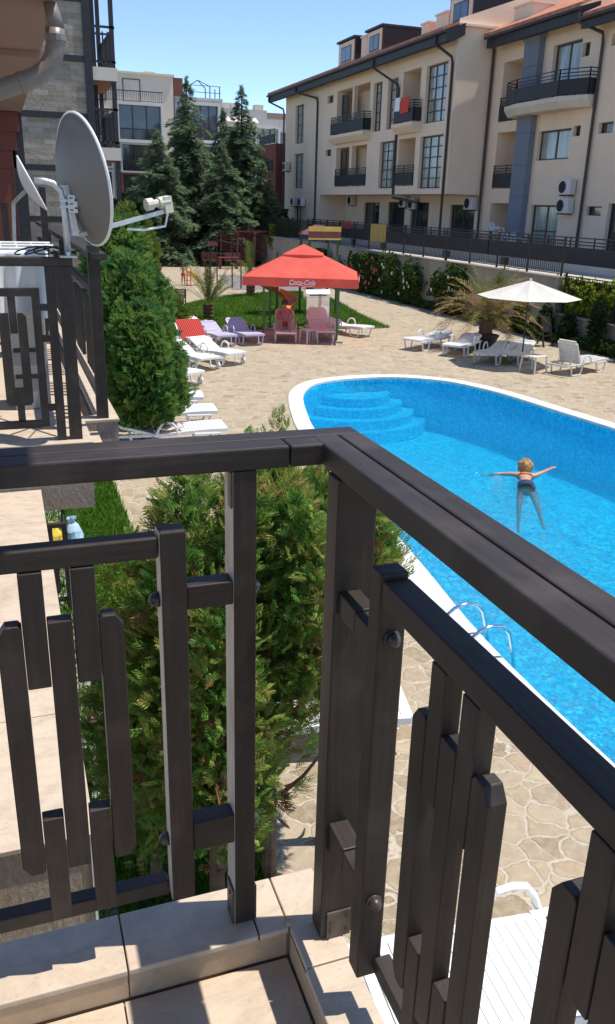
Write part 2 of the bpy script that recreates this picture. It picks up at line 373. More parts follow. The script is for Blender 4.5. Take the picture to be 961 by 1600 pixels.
def water():
    m, nt, b = new_mat('pool water'); nt.nodes.remove(b); v = coords(nt)
    n1 = noise(nt, v, 1.6, 3, 0.5, 0.8); n2 = noise(nt, v, 6.5, 4, 0.6, 2.2)
    h = math_n(nt, 'ADD', math_n(nt, 'MULTIPLY', n1, 1.0), math_n(nt, 'MULTIPLY', n2, 0.75))
    bp = N(nt, 'ShaderNodeBump'); bp.inputs['Strength'].default_value = 1.0; bp.inputs['Distance'].default_value = 0.17; nt.links.new(h, bp.inputs['Height'])
    g = N(nt, 'ShaderNodeBsdfGlossy'); g.inputs['Roughness'].default_value = 0.03; g.inputs[0].default_value = (0.9, 0.95, 1, 1)
    rf = N(nt, 'ShaderNodeBsdfRefraction'); rf.inputs['IOR'].default_value = 1.3; rf.inputs['Roughness'].default_value = 0.0; rf.inputs[0].default_value = (0.80, 0.95, 1, 1)
    tr = N(nt, 'ShaderNodeBsdfTransparent'); tr.inputs[0].default_value = (0.80, 0.97, 1, 1)
    mx = N(nt, 'ShaderNodeMixShader'); mx.inputs[0].default_value = 0.32
    fr = N(nt, 'ShaderNodeFresnel'); fr.inputs[0].default_value = 1.33
    for q in (g, rf, fr): nt.links.new(bp.outputs[0], q.inputs['Normal'])
    m2 = N(nt, 'ShaderNodeMixShader'); nt.links.new(fr.outputs[0], m2.inputs[0])
    nt.links.new(tr.outputs[0], mx.inputs[1]); nt.links.new(rf.outputs[0], mx.inputs[2])
    nt.links.new(mx.outputs[0], m2.inputs[1]); nt.links.new(g.outputs[0], m2.inputs[2]); nt.links.new(m2.outputs[0], nt.nodes['Material Output'].inputs[0])
    return m
M['water'] = water()
def split_face():
    m, nt, b = new_mat('split face stone cladding')
    v = coords(nt); br = N(nt, 'ShaderNodeTexBrick')
    mp = coords(nt, (1, 1, 1), 'Object', (pi/2, 0, 0)); nt.links.new(mp, br.inputs['Vector'])
    br.inputs['Scale'].default_value = 1.0; br.inputs['Brick Width'].default_value = 0.42; br.inputs['Row Height'].default_value = 0.14; br.inputs['Mortar Size'].default_value = 0.004
    br.inputs['Color1'].default_value = (0.20, 0.165, 0.125, 1); br.inputs['Color2'].default_value = (0.36, 0.315, 0.255, 1); br.inputs['Mortar'].default_value = (0.12, 0.11, 0.10, 1)
    n = noise(nt, v, 9, 5, 0.7); c = mixc(nt, ramp(nt, n, [(0.35, (0,0,0)), (0.7, (0.6,)*3)]), br.outputs[0], (0.40, 0.33, 0.25))
    nt.links.new(c, b.inputs['Base Color']); b.inputs['Roughness'].default_value = 0.9; bump(nt, n, b, 0.6, 0.05); return m
M['split'] = split_face()
def striped(name, a, b_, sc, axis=0):
    m, nt, b = new_mat(name); v = coords(nt, rot=(0, 0, 0)); w = N(nt, 'ShaderNodeTexWave'); w.bands_direction = 'XYZ'[axis]; w.inputs['Scale'].default_value = sc
    nt.links.new(v, w.inputs['Vector']); nt.links.new(ramp(nt, w.outputs[0], [(0.45, a), (0.55, b_)]), b.inputs['Base Color']); b.inputs['Roughness'].default_value = 0.9; return m
M['stripe_red'] = striped('red striped towel', (0.60, 0.05, 0.03), (0.16, 0.012, 0.012), 5.5, 0)
M['stripe_yellow'] = striped('yellow patterned towel', (0.52, 0.38, 0.10), (0.34, 0.22, 0.07), 2.5, 1)
# ------------------------------------------------------------------ setting: ground, paving, pool
from mathutils.geometry import tessellate_polygon
def smooth_closed(pts, n=5):
    out = []; L = len(pts)
    for i in range(L):
        p0, p1, p2, p3 = (np.array(pts[(i+k) % L], float) for k in (-1, 0, 1, 2))
        for j in range(n):
            t = j/n
            out.append(tuple(0.5*((2*p1)+(-p0+p2)*t+(2*p0-5*p1+4*p2-p3)*t*t+(-p0+3*p1-3*p2+p3)*t**3)))
    return out
def offset(pts, d):
    out = []; L = len(pts)
    for i in range(L):
        a = np.array(pts[i-1]); b = np.array(pts[(i+1) % L]); t = (b-a)/np.linalg.norm(b-a)
        out.append(tuple(np.array(pts[i])+d*np.array([t[1], -t[0]])))
    return out
pool_raw = [(4.2,2.4),(6,1),(9,1),(10.4,2),(11.2,4),(11.35,7),(11.32,11),(11.16,13.05),(10.95,14.67),(10.74,16.34),(10.5,17.25),(10.14,18.05),
            (9.5,18.62),(8.8,18.88),(8.1,18.9),(7.34,18.75),(6.72,18.38),(6.19,17.55),(5.86,16.63),(5.56,15.51),(5.35,14.6),(5.08,13),(4.75,11),(4.41,8.2),(4.16,6.2),(4.10,4.2)]
pool = smooth_closed(pool_raw, 4)          # counter-clockwise, inner edge of the coping
copo = offset(pool, 0.32)                  # outer edge of the coping
if abs(copo[10][0]-7.5) < abs(pool[10][0]-7.5) : pass
def flat(mb, outer, hole, z):
    polys = [[Vector((x, y, 0)) for x, y in outer]]
    if hole: polys.append([Vector((x, y, 0)) for x, y in hole])
    tris = tessellate_polygon(polys); allp = [p for q in polys for p in q]
    b = len(mb.v); mb.v += [(p.x, p.y, z) for p in allp]
    for t in tris:
        a, c, d = (allp[i] for i in t)
        if (c-a).cross(d-a).z < 0: t = t[::-1]
        mb.f.append(tuple(b+i for i in t)); mb.m.append(mb.cur)
    return mb
tag(flat(MB(), [(-600,-300),(600,-300),(600,900),(-600,900)], copo, -0.03).build('ground', M['ground']), kind='structure')
tag(flat(MB(), [(1.28,-4),(16.9,-4),(16.9,62),(5.0,62),(1.28,30)], copo, 0.0).build('pool_deck', M['paving']), kind='structure')
# coping ring: thin solid with rounded nose
mb = MB(); L = len(pool)
ring = [(0.32, -0.05), (0.32, 0.022), (0.30, 0.03), (0.01, 0.03), (-0.01, 0.02), (-0.01, -0.03)]
rows = [[(*p, z) for p in offset(pool, d)] for d, z in ring]
for a, b in zip(rows[:-1], rows[1:]):
    for i in range(L):
        mb.quad(a[i], a[(i+1) % L], b[(i+1) % L], b[i])
M['coping'] = simple('white pool coping', (0.68, 0.655, 0.60), 0.7, 0.08, 6, 0, 0.1)
tag(mb.build('pool_coping', M['coping']), kind='structure')
# basin
mb = MB(); DEP = 1.25
for i in range(L):
    a, b = pool[i], pool[(i+1) % L]
    mb.quad((*a, -0.03), (*b, -0.03), (*b, -DEP), (*a, -DEP))
flat(mb, pool, None, -DEP)
# entry steps at the round end
sc_, sr = (7.95, 18.8), [(1.62, -0.95), (1.36, -0.74), (1.08, -0.53), (0.80, -0.32)]
for r_, z in sr:
    pts = [(sc_[0]+r_*cos(t)*1.15, sc_[1]+r_*sin(t)*0.95) for t in np.linspace(pi*1.0, pi*2.0, 22)]
    pts = [(x, y) for x, y in pts]
    mb.prism(pts, -DEP+0.002, z)
tag(mb.build('pool_basin', M['mosaic']), kind='structure')
tag(flat(MB(), offset(pool, 0.0), None, -0.10).build('pool_water', M['water']), kind='structure')
# lawns
tag(flat(MB(), smooth_closed([(4.6,27.9),(8.4,27.55),(12.45,27.2),(12.9,28.2),(13.3,31.3),(14.2,37),(13.4,40.0),(10.0,38.6),(7.2,35.4),(6.6,33.8),(4.4,33.5)], 4), None, 0.012).build('lawn', M['grass']), kind='structure')
tag(flat(MB(), [(0.09,-4),(1.275,-4),(1.275,26),(0.09,26)], None, 0.008).build('lawn', M['grass']), kind='structure')
tag(flat(MB(), [(10.6,41),(15.4,41),(16.5,50),(12,50)], None, 0.006).build('play_surface', simple('grey rubber play surface', (0.20,0.18,0.18), 0.9)), kind='structure')
tag(flat(MB(), [(-3,-4),(0.086,-4),(0.086,1.9),(0.30,1.9),(0.30,4.6),(0.45,5.2),(0.45,12),(-3,12)], None, 0.02).build('terrace_paving', M['concrete']), kind='structure')
tag(flat(MB(), [(17.55,-10),(60,-10),(60,130),(17.55,130)], None, 1.98).build('street', M['asphalt']), kind='structure')
MB().box(17.5, 17.56, -10, 62, -0.2, 1.97)
# grass blades, near strip and lawn edge
def blades(name, n, area, h, seed, mat, inside=None):
    rng = np.random.default_rng(seed); x0, x1, y0, y1 = area
    P = np.stack([rng.uniform(x0, x1, n), rng.uniform(y0, y1, n)], 1)
    if inside is not None: P = P[inside(P)]
    n = len(P); a = rng.uniform(0, 2*pi, n); hh = h*rng.uniform(0.5, 1.3, n); w = 0.004+0.05*hh; ln = rng.normal(0, 0.35, (n, 2))*hh[:, None]
    z = np.full(n, 0.01); dx = np.cos(a)*w; dy = np.sin(a)*w
    A = np.stack([P[:,0]-dx, P[:,1]-dy, z], 1); B = np.stack([P[:,0]+dx, P[:,1]+dy, z], 1); C = np.stack([P[:,0]+ln[:,0], P[:,1]+ln[:,1], z+hh], 1)
    V = np.stack([A, B, C], 1).reshape(-1, 3); F = np.arange(3*n).reshape(-1, 3)
    return tag(numpy_mesh(name, V, F, mat), kind='stuff')
o = blades('grass', 26000, (0.1, 1.29, 1.9, 12.5), 0.085, 3, M['blade']); tag(o, 'short green grass strip between the ground floor terrace and the stone paving', 'grass')

lawn_poly = smooth_closed([(4.6,27.9),(8.4,27.55),(12.45,27.2),(12.9,28.2),(13.3,31.3),(14.2,37),(13.4,40.0),(10.0,38.6),(7.2,35.4),(6.6,33.8),(4.4,33.5)], 4)
def in_lawn(P):
    c = np.zeros(len(P), bool); n = len(lawn_poly)
    for i in range(n):
        (x0, y0), (x1, y1) = lawn_poly[i-1], lawn_poly[i]
        m = (y0 > P[:, 1]) != (y1 > P[:, 1]); c ^= m & (P[:, 0] < (x1-x0)*(P[:, 1]-y0)/(y1-y0+1e-9)+x0)
    return c
o = blades('grass', 60000, (4.3, 14.3, 27.1, 40.1), 0.10, 7, M['blade'], in_lawn); tag(o, 'tufted green grass of the lawn between the red umbrella and the playground', 'grass')

# ------------------------------------------------------------------ foliage builders
def spray_proto(pairs=8, w=0.030, kite=True):
    """flat feathery fan of scale foliage in the xz plane pointing +z, unit length"""
    tris = []
    def leaf(px, pz, ang, ln, w, y=0.0):
        d = (sin(ang), cos(ang)); n = (d[1], -d[0])
        r = (px+d[0]*ln*0.45+n[0]*w, y+0.03, pz+d[1]*ln*0.45+n[1]*w); l = (px+d[0]*ln*0.45-n[0]*w, y-0.03, pz+d[1]*ln*0.45-n[1]*w)
        b = (px, 0, pz); t = (px+d[0]*ln, y, pz+d[1]*ln)
        tris.append((b, r, t)); tris.append((b, t, l))
    leaf(0, 0.0, 0, 1.0, w)
    for k in range(pairs):
        z = 0.08+0.80*k/pairs; ln = 0.52*(1-z*0.7); y = 0.05*(k % 3-1)
        for s in (-1, 1): leaf(0, z+0.03*s, s*0.72, ln, w*0.95, y)
    for k in range(3):
        z = 0.1+0.2*k
        for s in (-1, 1): leaf(s*0.2, z+0.20, s*0.15, 0.28, w*0.8, 0.04)
    return np.array(tris)
SPRAY = spray_proto(9, 0.020); SPRAY_FAR = spray_proto(4, 0.075)
def card_proto():
    return np.array([[(-.5,0,0),(.5,0,0),(.32,.06,.6)],[(-.5,0,0),(.32,.06,.6),(-.25,.06,.7)],[(-.25,.06,.7),(.32,.06,.6),(.05,0,1.0)]])
CARD = card_proto()
def needle_proto():
    t = []
    for a in (-0.9, -0.55, -0.2, 0.2, 0.55, 0.9):
        d = np.array([sin(a), 0, cos(a)]); n = np.array([cos(a), 0.25, -sin(a)])*0.07
        t.append([tuple(-n), tuple(n), tuple(d*(1-abs(a)*0.3)+np.array([0, a*0.15, 0]))])
    return np.array(t)
NEEDLE = needle_proto()
def scatter(proto, pos, dirs, size, rng, spin=None):
    """place proto at each pos with +z along dirs"""
    n = len(pos); d = dirs/np.linalg.norm(dirs, axis=1, keepdims=True)
    ref = rng.normal(size=(n, 3)) if spin is None else np.tile(np.array(spin, float), (n, 1))+rng.normal(0, 0.35, (n, 3))
    a = np.cross(d, ref); a /= np.linalg.norm(a, axis=1, keepdims=True)+1e-9; b = np.cross(d, a)
    R = np.stack([a, b, d], 2)            # columns
    P = np.einsum('nij,tkj->ntki', R, proto)*size[:, None, None, None]+pos[:, None, None, :]
    V = P.reshape(-1, 3); F = np.arange(len(V)).reshape(-1, 3)
    return V, F
def thuja(name, label, loc, h, r, n, size, mat, seed, group=None, base=0.0, lumps=14, proto=None, trunk_r=0.04, lean=(0, 0), cat='conifer', power=0.55, dens=(0.62, 1.06), shoots=0, plumes=13):
    rng = np.random.default_rng(seed); t = thing(name, label, cat, loc, 0, group)
    # the crown is a cluster of upright plumes of different heights, so it has gaps and a broken outline
    m = plumes; ca = rng.uniform(0, 2*pi)+np.arange(m)*2.4; cr = r*0.62*np.sqrt((np.arange(m)+0.3)/m)
    px, py = cr*np.cos(ca), cr*np.sin(ca)
    top = base+(h-base)*np.clip(1.0-0.55*(cr/r)**1.6*rng.uniform(0.4, 1.5, m), 0.35, 1); top[0] = h
    bot = base+(h-base)*rng.uniform(0.0, 0.30, m)*(cr/r+0.2); pr = r*rng.uniform(0.30, 0.46, m)*(1 if m > 6 else 1.25)
    wgt = pr*(top-bot); k = rng.choice(m, n, p=wgt/wgt.sum())
    u = rng.beta(1.15, 1.25, n); a = rng.uniform(0, 2*pi, n)
    prof = np.sin(np.clip(0.10+u*0.90, 0, 1)*pi)**power*(1-0.45*u**2)+0.06
    wob = 1+0.22*np.sin(3*a+k*1.7+u*9)+0.15*np.sin(5*a+u*17+k)
    rad = pr[k]*prof*wob*np.where(rng.uniform(0, 1, n) < 0.3, rng.uniform(0.2, 0.8, n), rng.uniform(dens[0]+0.15, dens[1]+0.06, n))
    z = bot[k]+(top[k]-bot[k])*u
    tlx, tly = rng.normal(0, r*0.16, m), rng.normal(0, r*0.16, m)
    pos = np.stack([px[k]+rad*np.cos(a)+(lean[0]+tlx[k])*u, py[k]+rad*np.sin(a)+(lean[1]+tly[k])*u, z], 1)
    rr_ = np.hypot(pos[:, 0], pos[:, 1])+1e-6
    dirs = np.stack([np.cos(a)*0.6+pos[:, 0]/rr_*0.3, np.sin(a)*0.6+pos[:, 1]/rr_*0.3, np.full(n, 0.8)], 1)+rng.normal(0, 0.38, (n, 3))
    sz_ = size*rng.uniform(0.6, 1.35, n)
    for i in range(shoots):      # thin leaders standing clear of the crown
        sa, sr_ = rng.uniform(0, 2*pi), r*rng.uniform(0.0, 0.75); m = 34; v = rng.uniform(0, 1, m)
        hz = h*rng.uniform(0.04, 0.11); z0 = h*(0.97-0.25*(sr_/r)**2); w_ = 0.045*(1-v*0.7)
        sp = np.stack([sr_*np.cos(sa)+rng.normal(0, 1, m)*w_, sr_*np.sin(sa)+rng.normal(0, 1, m)*w_, z0-0.1+(hz+0.1)*v], 1)
        pos = np.concatenate([pos, sp]); dirs = np.concatenate([dirs, np.stack([rng.normal(0, 0.5, m), rng.normal(0, 0.5, m), np.ones(m)], 1)]); sz_ = np.concatenate([sz_, np.full(m, size*0.7)])
    if shoots:      # dead brown sprays inside the crown, mostly low down
        q = rng.uniform(0, 1, len(pos)) < np.clip(0.13-0.11*(pos[:, 2]-base)/(h-base), 0.03, 0.3)
        hub = rng.uniform(0, 1, len(pos)) < 0.0; cc = rng.integers(0, len(pos), 7)
        for c_ in cc: hub |= np.linalg.norm(pos-pos[c_], axis=1) < 0.10
        q |= hub; dp = pos[q]*np.array([0.93, 0.93, 1.0])
        V, F = scatter(SPRAY, dp, dirs[q]+np.array([0, 0, -0.8]), sz_[q], rng); numpy_mesh('dead_sprays', V, F, M['leaf_dead'], t)
        pos, dirs, sz_ = pos[~q], dirs[~q], sz_[~q]
    V, F = scatter((SPRAY if size < 0.14 and loc[1] < 6 else SPRAY_FAR) if proto is None else proto, pos, dirs, sz_, rng)
    numpy_mesh('crown', V, F, mat, t)
    mb = MB(); mb.tube([(0, 0, 0), (lean[0]*0.3, lean[1]*0.3, h*0.35), (lean[0]*0.8, lean[1]*0.8, h*0.85)], [trunk_r, trunk_r*0.7, trunk_r*0.2])
    for i in range(9):
        aa = rng.uniform(0, 2*pi); zz = h*rng.uniform(0.12, 0.7); rr = r*rng.uniform(0.5, 0.8)
        mb.tube([(lean[0]*zz/h, lean[1]*zz/h, zz), (rr*0.5*cos(aa), rr*0.5*sin(aa), zz+0.12*h*0.5), (rr*cos(aa), rr*sin(aa), zz+0.16*h)], [trunk_r*0.35, trunk_r*0.25, trunk_r*0.1], 5)
    mb.build('trunk', M['bark'], t)
    return t
g = 'thuja trees under the near balcony'
thuja('thuja_tree', 'yellowish green thuja with browning sprays and bare trunk showing, behind the upright between balcony panels', (0.86, 3.75, 0), 2.80, 0.54, 5600, 0.105, M['leaf_thuja'], 11, g, 0.6, lumps=26, power=0.9, dens=(0.45, 1.1), shoots=5, trunk_r=0.05)
thuja('thuja_tree', 'tall thuja with yellow and rust tips, left of the thick corner post', (1.24, 3.95, 0), 2.80, 0.56, 5600, 0.105, M['leaf_thuja'], 12, g, 1.15, lumps=26, power=0.9, dens=(0.45, 1.1), shoots=7, trunk_r=0.05)
thuja('thuja_tree', 'green thuja whose tips reach over the pool beside the corner post', (1.68, 4.15, 0), 2.68, 0.5, 5200, 0.105, M['leaf_thuja'], 13, g, 1.4, lumps=26, power=0.8, dens=(0.45, 1.1), shoots=5, trunk_r=0.045)
thuja('thuja_tree', 'low yellow green thuja partly hidden behind the slats of the panel', (0.56, 4.1, 0), 2.25, 0.36, 4200, 0.10, M['leaf_thuja'], 14, g, 0.2, lumps=20, dens=(0.45, 1.08))
g = 'dense thujas beside the neighbouring balcony'
thuja('thuja_tree', 'large dark green thuja right of the neighbouring balcony corner', (2.05, 14.2, 0), 2.45, 0.74, 15000, 0.14, M['leaf_thuja_green'], 21, g, 0.25, lumps=34, power=0.42)
thuja('thuja_tree', 'green thuja with patches of yellow, behind the largest one', (2.35, 17.6, 0), 3.0, 0.85, 11000, 0.165, M['leaf_thuja_green'], 22, g, 0.3, lumps=24, power=0.35)
thuja('thuja_tree', 'thuja below the dish arm, farthest of the dense row', (2.72, 21.5, 0), 3.6, 0.82, 10000, 0.2, M['leaf_thuja_green'], 23, g, 0.3, lumps=24, power=0.35)
thuja('thuja_tree', 'rounded yellow green thuja directly under the satellite dish', (3.5, 26.5, 0), 3.8, 0.98, 10000, 0.24, M['leaf_bush'], 24, g, 0.3, lumps=24, power=0.35)
thuja('shrub', 'loose shrub behind the red towel at the lawn corner', (4.7, 27.2, 0), 1.3, 0.8, 1800, 0.24, M['leaf_bush'], 25, None, 0.05, cat='shrub', power=0.4)
thuja('shrub', 'low spreading shrub beside the slatted bench', (5.6, 30.6, 0), 0.45, 0.6, 1200, 0.22, M['leaf_bush'], 26, None, 0.02, cat='shrub', power=0.4)
# small cypresses along the wall
g = 'small cypresses along the low wall'
for i, (x, y, h, r, lb) in enumerate([(16.9,25.4,1.1,0.27,'small dark cypress behind the umbrella pole side of the row'), (16.8,23.8,1.15,0.3,'small dark cypress left of the upright lounger back'),
        (16.8,22.5,1.1,0.3,'bushy small cypress just right of the upright lounger back'), (16.75,21.1,1.6,0.27,'tallest small cypress at the right edge of the row'), (16.8,26.9,1.0,0.22,'slim cypress nearest the potted palm'), (16.8,19.6,1.2,0.3,'last cypress at the right edge of the photo')]):
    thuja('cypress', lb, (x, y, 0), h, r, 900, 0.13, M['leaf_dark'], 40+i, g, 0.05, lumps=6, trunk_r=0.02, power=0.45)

# ------------------------------------------------------------------ cedars
def cedar(label, loc, h, r, seed, group, n_b=130):
    rng = np.random.default_rng(seed); t = thing('cedar_tree', label, 'tree', loc, 0, group)
    mb = MB(); mb.tube([(0,0,0),(0.05,0,h*0.5),(0.0,0.03,h*0.98)], [0.22, 0.13, 0.02], 7)
    P = []; D = []; S = []
    for i in range(n_b):
        u = (i+rng.uniform(0, 1))/n_b; z = h*(0.06+0.92*u**0.92); a = rng.uniform(0, 2*pi)
        R = r*((1-u)**0.75*0.95+0.05)*rng.uniform(0.62, 1.12)
        if u > 0.8: R *= 0.8
        rise = rng.uniform(0.02, 0.16); droop = rng.uniform(0.18, 0.38)
        m = max(3, int(R/0.11)); pts = []
        for j in range(m):
            s = (j+1)/m; rr = R*s
            p = np.array([cos(a)*rr, sin(a)*rr, z+rise*R*s*2-droop*R*s*s*1.6]); pts.append(p)
            w = 0.5*R*(1-s*0.5)*0.6
            for q in range(5 if u < 0.75 else 4):
                off = rng.normal(0, w*0.5)
                pp = p+np.array([-sin(a)*off, cos(a)*off, rng.normal(0, 0.05)-abs(off)*0.25])
                P.append(pp); D.append(np.array([cos(a)*0.9-sin(a)*off*1.5, sin(a)*0.9+cos(a)*off*1.5, rng.normal(-0.12, 0.3)])); S.append(rng.uniform(0.2, 0.42)*(1 if u < 0.75 else 0.75))
        if i % 3 == 0: mb.tube([(0,0,z)]+[tuple(p) for p in pts[::max(1, m//3)]], 0.03, 4)
    for j in range(14):
        P.append(np.array([rng.normal(0,0.05), rng.normal(0,0.05), h*(0.93+0.005*j)])); D.append(np.array([rng.normal(0,0.5), rng.normal(0,0.5), 1])); S.append(0.32)
    P = np.array(P); D = np.array(D); S = np.array(S)
    V, F = scatter(NEEDLE, P, D, S, rng, spin=(0, 0, 1)); numpy_mesh('crown', V, F, M['leaf_cedar'], t)
    mb.build('trunk', M['bark'], t); return t
g = 'tall dark cedars beyond the playground'
cedar('tall cedar with a thin bent tip, left of the pair before the grey block', (12.9, 62, 0), 11.9, 3.4, 61, g, 260)
cedar('lower broad cedar at the left end of the cedar group', (10.3, 59, 0), 8.4, 3.1, 62, g, 210)
cedar('middle cedar with light green boughs, between the two tall tips', (14.6, 59, 0), 7.8, 3.0, 63, g, 200)
cedar('tallest cedar with a spindly tip at the right of the group', (17.0, 63, 0), 11.8, 3.3, 64, g, 260)
cedar('slim cedar just left of the tallest right one', (15.9, 64, 0), 10.4, 2.7, 65, g, 200)
cedar('low cedar at the right end near the red wall', (17.7, 60, 0), 6.8, 2.4, 66, g, 150)
# dark hedge and undergrowth far off
def hedge(name, label, cat, box, n, size, mat, seed, proto=CARD, top=0.25, kind=None):
    rng = np.random.default_rng(seed); x0, x1, y0, y1, z0, z1 = box
    P = np.stack([rng.uniform(x0, x1, n), rng.uniform(y0, y1, n), z0+(z1-z0)*rng.uniform(0, 1, n)**0.8], 1)
    P[:, 2] *= 1+top*np.sin(P[:, 0]*2.1+seed)*np.sin(P[:, 1]*1.3)
    D = rng.normal(0, 1, (n, 3)); D[:, 2] = np.abs(D[:, 2])*0.6; V, F = scatter(proto, P, D, size*rng.uniform(0.6, 1.4, n), rng)
    return tag(numpy_mesh(name, V, F, mat), label, cat, kind=kind)
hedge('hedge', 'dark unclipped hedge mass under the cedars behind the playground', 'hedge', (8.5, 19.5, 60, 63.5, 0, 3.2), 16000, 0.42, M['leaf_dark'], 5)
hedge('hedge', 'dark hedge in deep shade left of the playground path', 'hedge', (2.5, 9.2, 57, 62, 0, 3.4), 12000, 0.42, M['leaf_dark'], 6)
thuja('shrub', 'bright leafy shrub at the foot of the right cedar', (18.2, 56, 0), 3.1, 1.0, 1500, 0.32, M['leaf_bush'], 71, None, 0.8, cat='shrub', proto=CARD)
# roses against the wall
def climber(name, label, cat, box, n, size, mat, seed, flowers=None, group=None):
    rng = np.random.default_rng(seed); x0, x1, y0, y1, z0, z1 = box
    t = thing(name, label, cat, ((x0+x1)/2, (y0+y1)/2, 0), 0, group); c = t.location
    cn = 9; cy = rng.uniform(y0, y1, cn); cz = rng.uniform(z0, z1, cn)
    k = rng.integers(0, cn, n); k = np.where(rng.uniform(0, 1, n) < 0.5, k//2*2, k); P = np.stack([rng.uniform(x0, x1, n), cy[k]+rng.normal(0, 0.35, n), np.clip(cz[k]+rng.normal(0, 0.25, n), 0.05, z1+0.2)], 1)
    D = rng.normal(0, 1, (n, 3)); D[:, 0] -= 0.5
    off = np.array([c.x, c.y, 0]); V, F = scatter(CARD, P-off, D, size*rng.uniform(0.6, 1.4, n), rng); numpy_mesh('foliage', V, F, mat, t)
    mb = MB()
    for i in range(cn): mb.tube([((x0+x1)/2-c.x, cy[i]-c.y, 0), ((x0+x1)/2-c.x-0.05, cy[i]-c.y+0.1, cz[i]*0.6), (x0-c.x, cy[i]-c.y, cz[i])], 0.012, 5)
    mb.build('stem', M['bark'], t)
    if flowers:
        fm, fn = flowers
        for i in range(fn):
            j = rng.integers(0, cn); p = (x0-c.x-0.05, cy[j]-c.y+rng.normal(0, 0.35), max(0.3, cz[j]+rng.normal(0, 0.2)))
            q = MB(); s_ = 0.075
            for a in range(5):
                t0 = 2*pi*a/5; q.add([(p[0], p[1], p[2]), (p[0]-0.02, p[1]+cos(t0)*s_, p[2]+sin(t0)*s_), (p[0]-0.05, p[1]+cos(t0+0.6)*s_*1.1, p[2]+sin(t0+0.6)*s_*1.1), (p[0]-0.02, p[1]+cos(t0+1.2)*s_, p[2]+sin(t0+1.2)*s_)], [(0,1,2,3)])
            q.build('flower', fm, t)
    return t
g = 'climbing roses against the retaining wall'
climber('rose_bush', 'climbing rose with a pink bloom cluster nearest the red umbrella', 'rose bush', (16.75,17.15,37.5,41,0.3,1.6), 1700, 0.16, M['leaf_rose'], 81, (M['petal_pink'], 22), g)
climber('rose_bush', 'climbing rose with white blooms in the middle of the wall', 'rose bush', (16.75,17.15,33.4,36.6,0.2,1.85), 2200, 0.15, M['leaf_rose'], 82, (M['petal_white'], 12), g)
climber('rose_bush', 'sparse climbing rose with few blooms, left of the potted palm', 'rose bush', (16.75,17.15,29.5,32,0.4,1.7), 1400, 0.14, M['leaf_rose'], 83, (M['petal_white'], 4), g)
climber('rose_bush', 'dark leafy rose behind the red umbrella edge', 'rose bush', (16.75,17.15,42,47,0.2,1.5), 1700, 0.18, M['leaf_rose'], 84, (M['petal_pink'], 3), g)
hedge('ground_cover', 'dark low ground cover along the foot of the retaining wall', 'ground cover', (16.78, 17.15, 20, 48, 0, 0.3), 6500, 0.15, M['leaf_rose'], 85, kind='stuff')
climber('vine', 'bright yellow green vine growing over the low wall at the right', 'vine', (17.25,17.85,21.0,24.2,0.95,1.8), 900, 0.16, M['leaf_vine'], 86)
climber('vine', 'bright vine at the right edge of the photo', 'vine', (17.25,17.85,18.5,20.9,0.9,1.5), 600, 0.16, M['leaf_vine'], 87)

# ------------------------------------------------------------------ palms
def palm(label, loc, n, length, seed, mats, trunk, droop=0.9, upright=0.5, pw=0.14, name='palm_tree'):
    rng = np.random.default_rng(seed); t = thing(name, label, 'palm', loc)
    th, tr = trunk
    mb = MB(); prof = [(tr*0.8, 0)]
    for i in range(8): z = th*(i+0.5)/8; prof += [(tr*(1.12 if i % 2 else 0.95), z)]
    prof.append((tr*0.7, th)); mb.lathe(prof, 12); mb.build('trunk', M['bark'], t)
    buckets = [[], []]
    for i in range(n):
        a = rng.uniform(0, 2*pi); el = radians(rng.uniform(25, 85))*upright*2 if upright > 0.5 else radians(rng.uniform(15, 80))
        el = min(el, radians(86)); ln = length*rng.uniform(0.75, 1.1); p = np.array([0, 0, th*0.95]); d = np.array([cos(a)*cos(el), sin(a)*cos(el), sin(el)])
        m = 13; st = ln/m; k = 0 if (len(mats) == 1 or rng.uniform() < 0.74 and el < 1.2) else 1
        for j in range(m):
            d = d+np.array([0, 0, -droop*st/length*(0.6+1.3*j/m)]); d /= np.linalg.norm(d); q = p+d*st
            side = np.cross(d, [0, 0, 1]); side /= np.linalg.norm(side)+1e-9; upv = np.cross(side, d)
            r0 = 0.012; buckets[k].append([p-side*r0, p+side*r0, q]); 
            if j > 1:
                lw = pw*ln*(1-abs(j/m-0.5)*1.1)
                for s_ in (-1, 1):
                    for sub in (0, 0.5):
                        b0 = p+(q-p)*sub; tip = b0+side*s_*lw*rng.uniform(0.8, 1.15)+d*lw*0.9+np.array([0, 0, -lw*rng.uniform(0.0, 0.55)])+upv*lw*0.25
                        buckets[k].append([b0-d*0.016, b0+d*0.016, tip])
            p = q
    for k, bk in enumerate(buckets):
        if bk and k < len(mats):
            V = np.array(bk).reshape(-1, 3); numpy_mesh('fronds', V, np.arange(len(V)).reshape(-1, 3), mats[k], t)
    return t
palm('young palm with stiff upright fronds on the lawn beside the bench', (7.0, 30.6, 0), 30, 1.75, 1, [M['palm_green']], (0.55, 0.18), 0.45, 0.62)
palm('small palm with arching fronds on the lawn before the grey play surface', (10.8, 38.4, 0), 22, 1.9, 2, [M['palm_green']], (0.6, 0.2), 0.9, 0.6)
palm('small palm half hidden behind the red umbrella', (14.3, 40.0, 0), 20, 1.5, 3, [M['palm_green']], (0.5, 0.2), 0.9, 0.6)
t = palm('potted palm with dry straw coloured fronds around a green centre', (13.85, 22.6, 0.42), 80, 1.95, 4, [M['palm_dry'], M['palm_green']], (0.42, 0.2), 1.15, 0.5, 0.15, 'potted_palm')
q = MB().lathe([(0.30,-0.42),(0.40,-0.06),(0.43,-0.05),(0.43,0.0),(0.39,0.0),(0.37,-0.05)], 20); q.build('pot', M['pot'], t, smooth=False)
